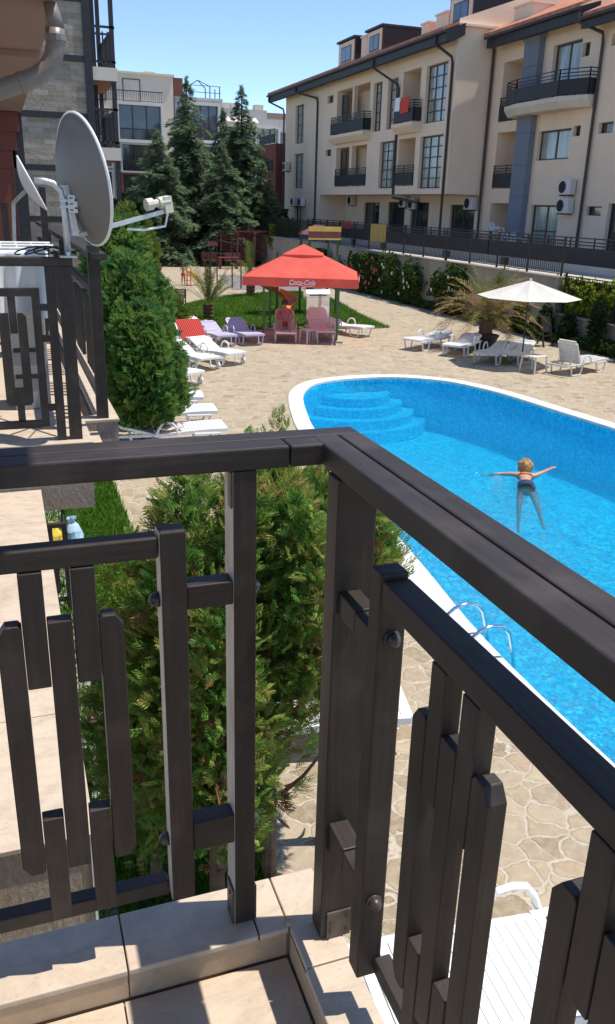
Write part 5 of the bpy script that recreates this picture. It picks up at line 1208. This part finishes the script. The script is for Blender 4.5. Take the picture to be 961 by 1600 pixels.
for lb, mt, bk, (x, y), a, wh in LG: lounger(lb, mt, bk, (x, y, 0.004), radians(a), bool(wh))
cloth_r = cloth('towel', 'red striped towel spread over a lounger left of the umbrella shade', 'towel', -0.38, 0.38, 0.0, -0.5, 0.5, M['stripe_red'], folds=1, amp=0.012, seed=8, thick=0.012)
cloth_r.location = (5.08, 24.45, 0.50); cloth_r.rotation_euler = (radians(-60), 0, radians(5))
cl = cloth('towel', 'pink towel on the nearest lounger beside the big thuja', 'towel', -0.22, 0.22, 0.0, -0.14, 0.14, M['petal_white'] if False else M['plastic_pink'], folds=1, amp=0.012, seed=9, thick=0.02)
cl.location = (2.45, 13.85, 0.40); cl.rotation_euler = (radians(-85), 0, 0.1)
def table(label, loc, s=0.42, h=0.42):
    t = thing('side_table', label, 'side table', loc, 0.3)
    MB().box(-s/2,s/2,-s/2,s/2,h-0.025,h).build('table_top', M['plastic_old'], t, bevel=0.01)
    for x in (-1,1):
        for y in (-1,1): MB().beam((x*(s/2-0.03),y*(s/2-0.03),h-0.025),(x*(s/2-0.005),y*(s/2-0.005),0.0),0.035,0.035).build('leg', M['plastic_old'], t)
table('low white plastic table between the person and the pink lounger', (8.75, 24.5, 0.004)); table('low white plastic table left of the upright lounger', (13.05, 18.75, 0.004), 0.5, 0.45)

# ------------------------------------------------------------------ red umbrella
cx, cy, sz, ang, h0 = 9.05, 26.0, 3.45, radians(-22), 1.70
t = thing('umbrella', 'large square red umbrella with white script lettering on its valance', 'umbrella', (cx, cy, 0.004), ang)
S2 = sz/2; apex = (0, 0, h0+1.12)
mb = MB(); NN = 10
def side(i, u, r): # point on side i at u in [-1,1], r = fraction from apex to edge
    c = [(-1,-1),(1,-1),(1,1),(-1,1)]; a, b = c[i], c[(i+1)%4]; x = (a[0]*(1-u)+b[0]*u); y = (a[1]*(1-u)+b[1]*u)
    z = apex[2]+(h0+0.25-apex[2])*r-0.05*sin(pi*r)*(1-abs(2*u-1)**2*0.0)*(1-abs(2*u-1)); return (x*S2*r, y*S2*r, z)
for i in range(4):
    for a in range(NN):
        for b in range(NN):
            r0, r1 = 0.30+0.70*b/NN, 0.30+0.70*(b+1)/NN; mb.quad(side(i,a/NN,r0), side(i,a/NN,r1), side(i,(a+1)/NN,r1), side(i,(a+1)/NN,r0))
cano = mb.build('canopy', M['canopy'], t)
mb = MB()
for i in range(4):
    for a in range(12):
        def vp(u, w):
            p = side(i, u, 1.0); o = 0.015+0.035*w*sin(u*22+i)*0.6; c = [(0,-1),(1,0),(0,1),(-1,0)][i]; return (p[0]*1.004+c[0]*o, p[1]*1.004+c[1]*o, p[2]-0.26*w+0.012*sin(u*17+i*2)*w)
        for w in range(3): mb.quad(vp(a/12,w/3), vp(a/12,(w+1)/3), vp((a+1)/12,(w+1)/3), vp((a+1)/12,w/3))
mb.build('valance', M['canopy'], t)
mb = MB(); q = 0.36; zz = side(0,0.5,0.30)[2]+0.07
base4 = [(-q*S2,-q*S2,zz-0.03),(q*S2,-q*S2,zz-0.03),(q*S2,q*S2,zz-0.03),(-q*S2,q*S2,zz-0.03)]; ap = (0,0,zz+0.27)
for i in range(4):
    a, b = base4[i], base4[(i+1)%4]; mb.add([a,b,ap],[(0,1,2)]); mb.quad((a[0]*1.01,a[1]*1.01,a[2]-0.07),(b[0]*1.01,b[1]*1.01,b[2]-0.07),b,a)
mb.build('vent_cap', M['canopy'], t)
def text_mesh(body, size, shear=0.25, ext=0.004):
    cu = bpy.data.curves.new('lettering', 'FONT'); cu.body = body; cu.size = size; cu.shear = shear; cu.extrude = ext; cu.align_x = 'CENTER'; cu.offset = size*0.012
    ob = bpy.data.objects.new('lettering_tmp', cu); COL.objects.link(ob); dg = bpy.context.evaluated_depsgraph_get()
    me = bpy.data.meshes.new_from_object(ob.evaluated_get(dg)); bpy.data.objects.remove(ob); return me
M['letter_white'] = simple('white lettering', (0.80, 0.78, 0.76), 0.7, 0.02)
for i, (dx, dy, rot, off) in enumerate(((0,-1,0,0.04),(1,0,pi/2,0.0))):
    me = text_mesh('Coca-Cola', 0.20, 0.35); me.materials.append(M['letter_white'])
    o = bpy.data.objects.new('lettering', me); COL.objects.link(o); o.parent = t
    o.location = (dx*(S2+0.065)+(0.05 if i == 0 else 0), dy*(S2+0.065), h0+0.065); o.rotation_euler = (pi/2, 0, rot); o.scale = (0.92, 1.0, 1)
# swoosh ribbon below the letters
mb = MB(); pts = [(0.05-0.36+0.72*u, -(S2+0.075), h0+0.045+0.028*sin(u*2*pi)) for u in np.linspace(0,1,14)]
for a, b in zip(pts[:-1], pts[1:]): mb.quad((a[0],a[1],a[2]-0.007),(b[0],b[1],b[2]-0.007),(b[0],b[1],b[2]+0.007),(a[0],a[1],a[2]+0.007))
mb.build('lettering', M['letter_white'], t)
for x, y in ((-1,-1),(1,-1),(1,1),(-1,1)): MB().tube([(x*1.15,y*1.15,0),(x*1.15,y*1.15,h0+0.45)],0.032,8).build('pole', M['green_paint'], t)
mb = MB()
for x, y in ((-1,-1),(1,-1),(1,1),(-1,1)): mb.beam((x*0.1,y*0.1,apex[2]-0.12),(x*S2*0.98,y*S2*0.98,h0+0.20),0.03,0.03)
mb.tube([(0,0,h0+0.5),(0,0,apex[2]-0.05)],0.03,8); mb.build('rib', M['galv'], t)
for x, y in ((-1,-1),(1,-1),(1,1),(-1,1)): MB().box(x*1.15-0.2,x*1.15+0.2,y*1.15-0.2,y*1.15+0.2,0,0.05).build('foot', M['concrete'], t)

# ------------------------------------------------------------------ white umbrella
t = thing('umbrella', 'round white umbrella on a thin dark pole beside the potted palm', 'umbrella', (13.47, 19.95, 0.004), radians(10))
mb = MB(); n = 8; R = 1.40; H = 2.26; e = H-0.44
def cw(i, u, r):
    a0, a1 = 2*pi*i/n, 2*pi*(i+1)/n; x = cos(a0)*(1-u)+cos(a1)*u; y = sin(a0)*(1-u)+sin(a1)*u; return (x*R*r, y*R*r, H-(H-e)*r-0.05*sin(pi*r)*(1-abs(2*u-1)))
for i in range(n):
    for a in range(4):
        for b in range(6): mb.quad(cw(i,a/4,b/6+0.001), cw(i,a/4,(b+1)/6), cw(i,(a+1)/4,(b+1)/6), cw(i,(a+1)/4,b/6+0.001))
mb.build('canopy', M['canopy_white'], t, smooth=False)
MB().tube([(0,0,0),(0,0,H-0.02)],0.021,10).build('pole', M['steel_dark'], t)
mb = MB()
for i in range(n): a = 2*pi*i/n; mb.beam((0.02*cos(a),0.02*sin(a),H-0.07),(R*0.985*cos(a),R*0.985*sin(a),e-0.03),0.014,0.018)
mb.build('rib', M['steel_dark'], t)
mb = MB()
for i in range(n): a = 2*pi*i/n; mb.beam((0.03*cos(a),0.03*sin(a),H-0.52),(R*0.5*cos(a),R*0.5*sin(a),H-0.26),0.012,0.014)
mb.lathe([(0.035,0),(0.035,0.07)],10,(0,0,H-0.56)); mb.build('strut', M['steel_dark'], t)
MB().lathe([(0.0,0.06),(0.03,0.05),(0.04,0.0)],12,(0,0,H-0.01)).build('finial', M['plastic'], t); MB().lathe([(0.26,0),(0.26,0.05),(0.06,0.08),(0.03,0.22)],20).build('base', M['concrete'], t)
# folding board stand
t = thing('folding_stand', 'dark wooden folding stand behind the upright lounger', 'stand', (16.0, 22.75, 0), 0.4)
for s in (-1, 1):
    mb = MB(); mb.beam((-0.25,s*0.28,0),(-0.22,s*0.04,1.0),0.05,0.04).beam((0.25,s*0.28,0),(0.22,s*0.04,1.0),0.05,0.04).beam((-0.24,s*0.2,0.33),(0.24,s*0.2,0.33),0.03,0.04); mb.build('frame', M['wood_z'], t); MB().beam((0,s*0.17,0.45),(0,s*0.06,0.92),0.36,0.015,up=(0,1,0)).build('board', M['facade_panel'], t)

# ------------------------------------------------------------------ playground and garden things
t = thing('steel_cabinet', 'shiny stainless steel barbecue cabinet behind the pink lounger', 'cabinet', (10.32, 28.0, 0.012), -0.12)
MB().box(-0.42,0.42,0,0.5,0.08,1.0).build('body', M['chrome'], t, bevel=0.01); MB().prism([(-0.01,1.0),(-0.01,1.12),(0.12,1.24),(0.5,1.24),(0.5,1.0)],-0.42,0.42,'x').build('hood', M['chrome'], t)
MB().tube([(-0.3,-0.06,1.06),(0.3,-0.06,1.06)],0.015,8).tube([(-0.3,-0.06,1.06),(-0.3,0,1.06)],0.012,6).tube([(0.3,-0.06,1.06),(0.3,0,1.06)],0.012,6).build('handle', M['iron'], t); MB().box(-0.40,-0.02,-0.012,0,0.14,0.9).box(0.02,0.40,-0.012,0,0.14,0.9).build('door', M['chrome'], t)
for x in (-0.36,0.36):
    for y in (0.05,0.45): MB().tube([(x,y,0),(x,y,0.09)],0.03,8).build('foot', M['iron'], t)
t = thing('play_tower', 'playground tower with a yellow board roof and an orange spiral slide, behind the red umbrella', 'play tower', (11.7, 31.8, 0.012))
for x in (-0.58,0.58):
    for y in (-0.5,0.5): MB().tube([(x,y,0),(x,y,3.1)],0.05,8).build('post', M['green_paint'], t)
MB().box(-0.6,0.6,-0.52,0.52,1.5,1.56).build('platform', M['red_paint'], t); MB().box(-0.6,0.6,-0.54,-0.51,1.62,2.15).build('guard_board', M['green_paint'], t)
MB().box(-0.66,0.66,-0.60,-0.56,3.08,3.26).box(-0.66,0.66,-0.60,-0.56,2.78,2.84).build('roof_board', M['yellow_paint'], t); MB().box(-0.66,0.66,-0.597,-0.563,2.845,3.075).build('roof_board', M['red_paint'], t)
MB().prism([(-0.66,2.95),(0.66,2.95),(0,3.3)],-0.555,0.6,'y').build('roof', M['red_paint'], t)
mb = MB(); c = (-1.75,-0.2); turns = np.linspace(radians(10), radians(-420), 44); rows = []
for k, a in enumerate(turns):
    z = 1.9-1.72*k/43; row = []
    for w, hz in ((0.30,0.20),(0.34,0.04),(0.52,-0.02),(0.70,0.04),(0.78,0.22)): row.append((c[0]+w*cos(a), c[1]+w*sin(a), z+hz))
    rows.append(row)
for a, b in zip(rows[:-1], rows[1:]):
    for i in range(4): mb.quad(a[i], a[i+1], b[i+1], b[i]); mb.quad(*(tuple(np.array(p)-np.array([0,0,0.02])) for p in (a[i], b[i], b[i+1], a[i+1])))
    mb.quad(a[4], b[4], tuple(np.array(b[4])+np.array([0,0,-0.02])), tuple(np.array(a[4])+np.array([0,0,-0.02])))
mb.build('slide', M['orange_plastic'], t, smooth=True); MB().tube([(c[0],c[1],0),(c[0],c[1],2.3)],0.06,8).build('slide_post', M['green_paint'], t); MB().beam((-1.1,-0.15,1.68),(-0.55,-0.1,1.6),0.5,0.05).build('slide_entry', M['orange_plastic'], t)
def bench(name, label, cat, loc, rz, w, mat, group=None, back=True):
    t = thing(name, label, cat, loc, rz, group); mb = MB()
    for i in range(4): mb.box(-w/2,w/2,-0.22+i*0.115,-0.13+i*0.115,0.42,0.45)
    mb.build('seat', M[mat], t)
    if back:
        mb = MB()
        for i in range(5): mb.box(-w/2,w/2,0.24,0.265,0.50+i*0.085-0.35*0,0.565+i*0.085)
        mb.build('backrest', M[mat], t)
    for x in (-w/2+0.05, w/2-0.05): MB().box(x-0.025,x+0.025,-0.2,-0.15,0,0.419).box(x-0.025,x+0.025,0.267,0.31,0,0.92 if back else 0.419).box(x-0.025,x+0.025,-0.149,0.266,0.37,0.419).build('leg', M['iron'], t)
    return t
t = bench('park_bench', 'brown slatted bench seen from behind at the left edge of the lawn', 'bench', (6.45, 35.2, 0.0), pi, 1.25, 'bench_wood'); t.scale = (1, 1, 0.72)
bench('park_bench', 'dark red bench, left one before the hedge', 'bench', (13.1, 56.5, 0), 0, 1.1, 'red_paint'); bench('park_bench', 'dark red bench, right one before the hedge', 'bench', (14.6, 56.2, 0), 0, 1.1, 'red_paint')
t = thing('picnic_table', 'dark red picnic table between the red benches', 'table', (13.9, 54.8, 0)); MB().box(-0.7,0.7,-0.3,0.3,0.68,0.73).build('table_top', M['red_paint'], t)
for x in (-0.55,0.55): MB().box(x-0.04,x+0.04,-0.25,0.25,0,0.679).build('leg', M['red_paint'], t)
t = thing('pergola', 'dark red pergola with square trellis panels before the cedars', 'pergola', (15.7, 57.0, 0))
for x in (-1.75,-0.6,0.6,1.75):
    for y in (0, 1.6): MB().box(x-0.05,x+0.05,y-0.05,y+0.05,0,2.2).build('post', M['red_paint'], t)
mb = MB()
for y in (0,1.6): mb.box(-1.9,1.9,y-0.04,y+0.04,2.2,2.3)
for i in range(9): mb.box(-1.8+i*0.45-0.02,-1.8+i*0.45+0.02,-0.25,1.85,2.301,2.36)
mb.build('roof_beam', M['red_paint'], t)
for x0 in (-1.7, -0.55, 0.65):
    mb = MB()
    for i in range(7): mb.box(x0+i*0.16,x0+i*0.16+0.03,-0.01,0.01,0.35,2.15)
    for i in range(11): mb.box(x0,x0+1.0,0.011,0.03,0.4+i*0.165,0.43+i*0.165)
    mb.build('trellis', M['red_paint'], t)
t = thing('climbing_frame', 'thin dark playground climbing frame at the lawn corner', 'climbing frame', (10.95, 43.0, 0))
for (x, y, h) in ((-0.25,1.6,2.55),(0.25,-1.4,2.3),(-0.62,1.6,2.2),(-0.1,-1.0,2.5)): MB().tube([(x,y,0),(x,y,h)],0.035,6).build('post', M['steel_dark'], t)
mb = MB(); mb.tube([(-0.25,1.6,2.2),(0.25,-1.4,2.1)],0.025,6).tube([(-0.62,1.6,1.6),(0.25,-1.4,1.55)],0.025,6).tube([(-0.62,1.6,1.1),(-0.25,1.6,1.1)],0.02,6).tube([(-0.1,-1.0,2.4),(0.25,-1.4,1.2)],0.02,6); mb.build('bar', M['steel_dark'], t); MB().box(-0.7,-0.2,1.5,1.7,1.9,2.1).build('panel', M['red_paint'], t)
t = thing('toy_slide', 'small yellow and orange toy slide beside the child', 'toy slide', (9.25, 43.6, 0), 0.5)
MB().beam((0.45,0,0.08),(-0.35,0,0.72),0.34,0.03).beam((0.45,0.18,0.13),(-0.35,0.18,0.77),0.02,0.09).beam((0.45,-0.18,0.13),(-0.35,-0.18,0.77),0.02,0.09).build('chute', M['yellow_paint'], t)
MB().beam((-0.36,0.15,0),(-0.33,0.15,0.9),0.04,0.04).beam((-0.36,-0.15,0),(-0.33,-0.15,0.9),0.04,0.04).box(-0.5,-0.38,-0.17,0.17,0.25,0.28).box(-0.5,-0.38,-0.17,0.17,0.5,0.53).build('ladder', M['orange_plastic'], t)
cloth('towel', 'yellow patterned towel hung over the fence on the retaining wall', 'towel', 37.95, 39.75, 17.29, 2.45, 3.25, M['stripe_yellow'], 'x', 3, 0.02, 3, 0.012)
cloth('towel', 'red and white towels hung over the upper right loggia railing', 'towel', 42.9, 43.9, 20.46, 8.65, 9.4, M['red_cloth'], 'x', 3, 0.02, 4, 0.012)
cloth('towel', 'white towel beside the red one on the upper loggia railing', 'towel', 44.0, 44.6, 20.46, 8.8, 9.45, M['white_fabric'], 'x', 2, 0.02, 5, 0.012)
cloth('towel', 'red towel over the terrace rail under the overhang', 'towel', 48.8, 50.2, 19.93, 2.75, 3.15, M['red_cloth'], 'x', 2, 0.015, 6, 0.012)
def chair(label, loc, rz, group=None):
    t = thing('plastic_chair', label, 'chair', loc, rz, group); m = M['plastic']
    MB().box(-0.24,0.24,-0.24,0.24,0.42,0.45).build('seat', m, t, bevel=0.01); mb = MB()
    for i in range(5): mb.beam((-0.20+i*0.1,0.24,0.5),(-0.20+i*0.1,0.30,0.84),0.05,0.015,up=(0,1,0))
    mb.beam((-0.24,0.305,0.86),(0.24,0.305,0.86),0.03,0.06).beam((-0.24,0.23,0.46),(-0.24,0.30,0.86),0.035,0.035).beam((0.24,0.23,0.46),(0.24,0.30,0.86),0.035,0.035); mb.build('backrest', m, t)
    for s in (-1, 1):
        MB().tube([(s*0.26,0.26,0.66),(s*0.28,0,0.67),(s*0.27,-0.2,0.62),(s*0.26,-0.23,0.44)],0.02,6).build('armrest', m, t)
        for y in (-0.22,0.22): MB().beam((s*0.22,y,0.43),(s*0.26,y*1.12,0),0.04,0.04).build('leg', m, t)
    return t
chair('white plastic chair on the terrace left of the grey pillar', (21.6, 35.1, 2.62), 0.6); chair('white plastic chair stacked low behind the terrace rail', (21.2, 33.6, 2.25), 1.2); chair('white plastic chair behind the terrace rail before the balcony door', (21.0, 32.6, 2.25), 0.2)
tag(MB().box(20.16,22.9,16,57,1.99,2.2).box(21.2,22.0,34.7,35.5,2.201,2.60).build('terrace_floor', M['tile']), kind='structure')

# ------------------------------------------------------------------ people
def human(name, label, loc, rz, J, R_, E, mat, root='pelvis', s=1.0):
    """one continuous skinned body from joints"""
    me = bpy.data.meshes.new(name); names = list(J); idx = {n: i for i, n in enumerate(names)}
    me.from_pydata([tuple(v*s for v in J[n]) for n in names], [(idx[a], idx[b]) for a, b in E], []); me.update()
    me.materials.append(mat)
    o = bpy.data.objects.new(name, me); COL.objects.link(o); o.location = loc; o.rotation_euler = (0, 0, rz)
    sk = o.modifiers.new('skin', 'SKIN'); sk.use_smooth_shade = True; sk.branch_smoothing = 0.4
    if not me.skin_vertices: me.attributes
    sv = me.skin_vertices[0].data if me.skin_vertices else None
    if sv:
        for n in names:
            r = R_.get(n, 0.04); r = r if isinstance(r, tuple) else (r, r); sv[idx[n]].radius = (r[0]*s, r[1]*s); sv[idx[n]].use_root = (n == root)
    sb = o.modifiers.new('smooth', 'SUBSURF'); sb.levels = 1; sb.render_levels = 2
    return o
def fingers(J, R_, E, wrist, palm, dirv, sidev, side, curl=(0,0,-0.4)):
    d = Vector(dirv).normalized(); s_ = Vector(sidev).normalized(); c = Vector(curl); p = Vector(J[palm])
    for k, (off, ln) in enumerate(((-0.028,0.065),(-0.010,0.078),(0.010,0.075),(0.027,0.058))):
        a = f'{side}f{k}a'; b = f'{side}f{k}b'; J[a] = tuple(p+s_*off+d*0.04); J[b] = tuple(p+s_*off*1.3+d*(0.04+ln)+c*ln*0.5); R_[a] = 0.0095; R_[b] = 0.0075; E += [(palm, a), (a, b)]
    J[side+'ta'] = tuple(p-s_*0.045+d*0.0); J[side+'tb'] = tuple(p-s_*0.07+d*0.035); R_[side+'ta'] = 0.011; R_[side+'tb'] = 0.008; E += [(palm, side+'ta'), (side+'ta', side+'tb')]
def face(parent, c, f, u, r, skin, s=1.0):
    """nose, ears, eyes, mouth on the head centred at c looking along f, up u"""
    f = Vector(f).normalized(); u = Vector(u).normalized(); s_ = f.cross(u); c = Vector(c)
    def blob(name, p, rad, mat, sc=(1,1,1)):
        mb = MB(); n = 8; prof = [(0.001,-1),(0.6,-0.8),(1,0),(0.6,0.8),(0.001,1)]
        V = []; 
        for q, z in prof:
            for k in range(n):
                a = 2*pi*k/n; v = s_*(q*cos(a)*rad*sc[0])+f*(q*sin(a)*rad*sc[1])+u*(z*rad*sc[2]); V.append(tuple(Vector(p)+v))
        F = [(i*n+k, i*n+(k+1)%n, (i+1)*n+(k+1)%n, (i+1)*n+k) for i in range(4) for k in range(n)]
        mb.add(V, F); return mb.build(name, mat, parent, smooth=True)
    blob('nose', c+f*r*1.02-u*r*0.1, 0.016*s, skin, (0.8,1.2,1.5)); blob('ear', c+s_*r*0.98, 0.022*s, skin, (0.5,0.8,1.4)); blob('ear', c-s_*r*0.98, 0.022*s, skin, (0.5,0.8,1.4))
    blob('eye', c+f*r*0.9+s_*0.032*s+u*r*0.08, 0.011*s, M['rubber']); blob('eye', c+f*r*0.9-s_*0.032*s+u*r*0.08, 0.011*s, M['rubber']); blob('mouth', c+f*r*0.92-u*r*0.5, 0.013*s, M['pink_cloth'], (1.7,0.6,0.5))
def hair_blob(parent, c, rad, mat, seed, amp=0.12, sc=(1,1,1), cut=None, n=18):
    rng = np.random.default_rng(seed); V = []; F = []
    for i in range(n+1):
        for k in range(n*2):
            th = pi*i/n; ph = 2*pi*k/(n*2); q = rad*(1+amp*(sin(5*ph+3*th+seed)*sin(4*th)+rng.uniform(-0.5,0.5)*0.6)); V.append((c[0]+q*sin(th)*cos(ph)*sc[0], c[1]+q*sin(th)*sin(ph)*sc[1], c[2]+q*cos(th)*sc[2]))
    for i in range(n):
        for k in range(n*2): F.append((i*n*2+k, (i+1)*n*2+k, (i+1)*n*2+(k+1)%(n*2), i*n*2+(k+1)%(n*2)))
    mb = MB(); mb.add(V, F); return mb.build('hair', mat, parent, smooth=True)
BE = [('pelvis','waist'),('waist','chest'),('chest','neck'),('neck','chin'),('chin','head'),('head','crown'),('chest','shl'),('shl','ell'),('ell','wrl'),('wrl','pal'),('chest','shr'),('shr','elr'),('elr','wrr'),('wrr','par'),
      ('pelvis','hil'),('hil','knl'),('knl','anl'),('anl','tol'),('pelvis','hir'),('hir','knr'),('knr','anr'),('anr','tor')]
BR = dict(pelvis=(0.135,0.10), waist=(0.115,0.085), chest=(0.135,0.10), neck=0.048, chin=0.06, head=0.088, crown=0.06, shl=0.052, shr=0.052, ell=0.038, elr=0.038, wrl=0.026, wrr=0.026, pal=(0.036,0.016), par=(0.036,0.016),
          hil=0.082, hir=0.082, knl=0.056, knr=0.056, anl=0.036, anr=0.036, tol=0.028, tor=0.028)
# swimmer: face down, head up, arms spread, heading away (+y local)
J = dict(pelvis=(0,-0.48,-0.10), waist=(0,-0.28,-0.09), chest=(0,-0.04,-0.055), neck=(0,0.10,0.0), chin=(0,0.155,0.035), head=(0,0.19,0.085), crown=(0,0.20,0.14),
         shl=(-0.19,0.0,-0.03), ell=(-0.44,0.06,-0.06), wrl=(-0.66,0.02,-0.09), pal=(-0.735,0.0,-0.10), shr=(0.19,0.0,-0.03), elr=(0.36,0.14,0.02), wrr=(0.50,0.31,0.05), par=(0.55,0.365,0.055),
         hil=(-0.10,-0.56,-0.14), knl=(-0.11,-0.78,-0.42), anl=(-0.08,-0.86,-0.82), tol=(-0.08,-0.94,-0.90), hir=(0.10,-0.56,-0.16), knr=(0.22,-0.82,-0.36), anr=(0.34,-1.04,-0.66), tor=(0.38,-1.12,-0.72))
R2 = dict(BR); E2 = list(BE)
fingers(J, R2, E2, 'wrl', 'pal', (-1,0.15,-0.1), (0.1,1,0), 'l', (0,0,-0.2)); fingers(J, R2, E2, 'wrr', 'par', (0.55,0.8,0.05), (0.8,-0.5,0), 'r', (0,0,-0.2))
sw = tag(human('person', 'person swimming away in the pool with arms spread, curly light brown hair and dark bikini', (7.83, 11.12, -0.055), radians(-30), J, R2, E2, M['skin'], s=0.84), None, 'person')
sw['label'] = 'person swimming away in the pool with arms spread, curly light brown hair and dark bikini'
face(sw, (0,0.171,0.0765), (0,1,0.1), (0,-0.1,1), 0.08, M['skin'], 0.9); hair_blob(sw, (0,0.145,0.09), 0.125, M['hair_blonde'], 3, 0.16, (1,1.0,0.98))
def band(parent, name, c, ax, r0, r1, w, mat, tilt=0):
    mb = MB(); n = 20; V = []
    c = Vector(c); ax = Vector(ax).normalized(); s1 = Vector((1,0,0)); s2 = ax.cross(s1).normalized()
    for k in range(n): a = 2*pi*k/n; V.append(tuple(c-ax*w/2+s1*r0*cos(a)+s2*r1*sin(a)))
    for k in range(n): a = 2*pi*k/n; V.append(tuple(c+ax*w/2+s1*r0*0.98*cos(a)+s2*r1*0.98*sin(a)))
    mb.add(V, [(k,(k+1)%n,n+(k+1)%n,n+k) for k in range(n)]); return mb.build(name, mat, parent, smooth=True)
band(sw, 'swimsuit_bottom', (0,-0.45,-0.094), (0,1,0.05), 0.142, 0.108, 0.19, M['navy']); band(sw, 'swimsuit_top', (0,-0.045,-0.056), (0,1,0.1), 0.14, 0.102, 0.04, M['orange_plastic'])
# person reclining on the pink lounger (lounger local frame: x from foot to head)
J = dict(pelvis=(1.12,0,0.44), waist=(1.24,0,0.58), chest=(1.33,0,0.80), neck=(1.38,0,0.95), chin=(1.37,0,1.0), head=(1.375,0,1.065), crown=(1.39,0,1.13),
         shl=(1.33,0.19,0.87), ell=(1.18,0.25,0.64), wrl=(0.98,0.12,0.58), pal=(0.93,0.06,0.58), shr=(1.33,-0.19,0.87), elr=(1.17,-0.26,0.64), wrr=(0.99,-0.14,0.56), par=(0.94,-0.08,0.555),
         hil=(1.06,0.10,0.42), knl=(0.70,0.15,0.62), anl=(0.42,0.13,0.38), tol=(0.30,0.14,0.37), hir=(1.06,-0.10,0.42), knr=(0.68,-0.12,0.56), anr=(0.36,-0.12,0.38), tor=(0.24,-0.13,0.37))
R3 = dict(BR); R3['chest'] = (0.145,0.115); R3['waist'] = (0.14,0.12); E3 = list(BE)
fingers(J, R3, E3, 'wrl', 'pal', (-0.6,-0.7,0), (0.7,-0.6,0), 'l', (0,0,-0.5)); fingers(J, R3, E3, 'wrr', 'par', (-0.6,0.7,0), (0.7,0.6,0), 'r', (0,0,-0.5))
pa = human('person', '', (8.0,24.45,0.004), radians(74), J, R3, E3, M['skin_tan']); tag(pa, 'person in swimwear sitting back with bent knees on a lounger under the red umbrella', 'person')
face(pa, (1.375,0,1.065), (-1,0,0), (0,0,1), 0.088, M['skin_tan']); hair_blob(pa, (1.40,0,1.085), 0.105, M['hair_dark'], 5, 0.06)
band(pa, 'swimsuit_bottom', (1.12,0,0.45), (0.3,0,1), 0.17, 0.17, 0.14, M['pink_cloth']); band(pa, 'swimsuit_top', (1.325,0,0.80), (0.2,0,1), 0.15, 0.185, 0.10, M['pink_cloth'])
# child standing on the path
J = dict(pelvis=(0,0,0.80), waist=(0,0,0.96), chest=(0,0,1.18), neck=(0,0,1.38), chin=(0,0.02,1.43), head=(0,0.01,1.52), crown=(0,0,1.60),
         shl=(-0.19,0,1.32), ell=(-0.30,0.02,1.06), wrl=(-0.34,0.12,0.84), pal=(-0.35,0.15,0.77), shr=(0.19,0,1.32), elr=(0.34,0.10,1.14), wrr=(0.46,0.28,1.10), par=(0.49,0.34,1.10),
         hil=(-0.10,0,0.76), knl=(-0.11,0.02,0.42), anl=(-0.12,-0.02,0.06), tol=(-0.13,0.11,0.03), hir=(0.10,0,0.76), knr=(0.13,0.05,0.42), anr=(0.16,0.0,0.06), tor=(0.17,0.13,0.03))
R4 = dict(BR); R4['head'] = 0.115; R4['crown'] = 0.085; E4 = list(BE); fingers(J, R4, E4, 'wrl', 'pal', (0,0.3,-1), (1,0,0), 'l', (0,0.3,0)); fingers(J, R4, E4, 'wrr', 'par', (0.4,0.9,0), (1,-0.3,0), 'r', (0,0,-0.4))
ch = human('person', '', (8.75,43.9,0.004), radians(200), J, R4, E4, M['skin_tan'], s=0.64); tag(ch, 'small child in red shorts standing on the paving beside the yellow toy slide', 'person')
face(ch, (0,0.0064,0.973), (0,1,0), (0,0,1), 0.072, M['skin_tan'], 0.64); hair_blob(ch, (0,-0.012,0.995), 0.082, M['hair_dark'], 7, 0.05); band(ch, 'shorts', (0,0,0.50), (0,0,1), 0.118, 0.10, 0.16, M['red_cloth'])
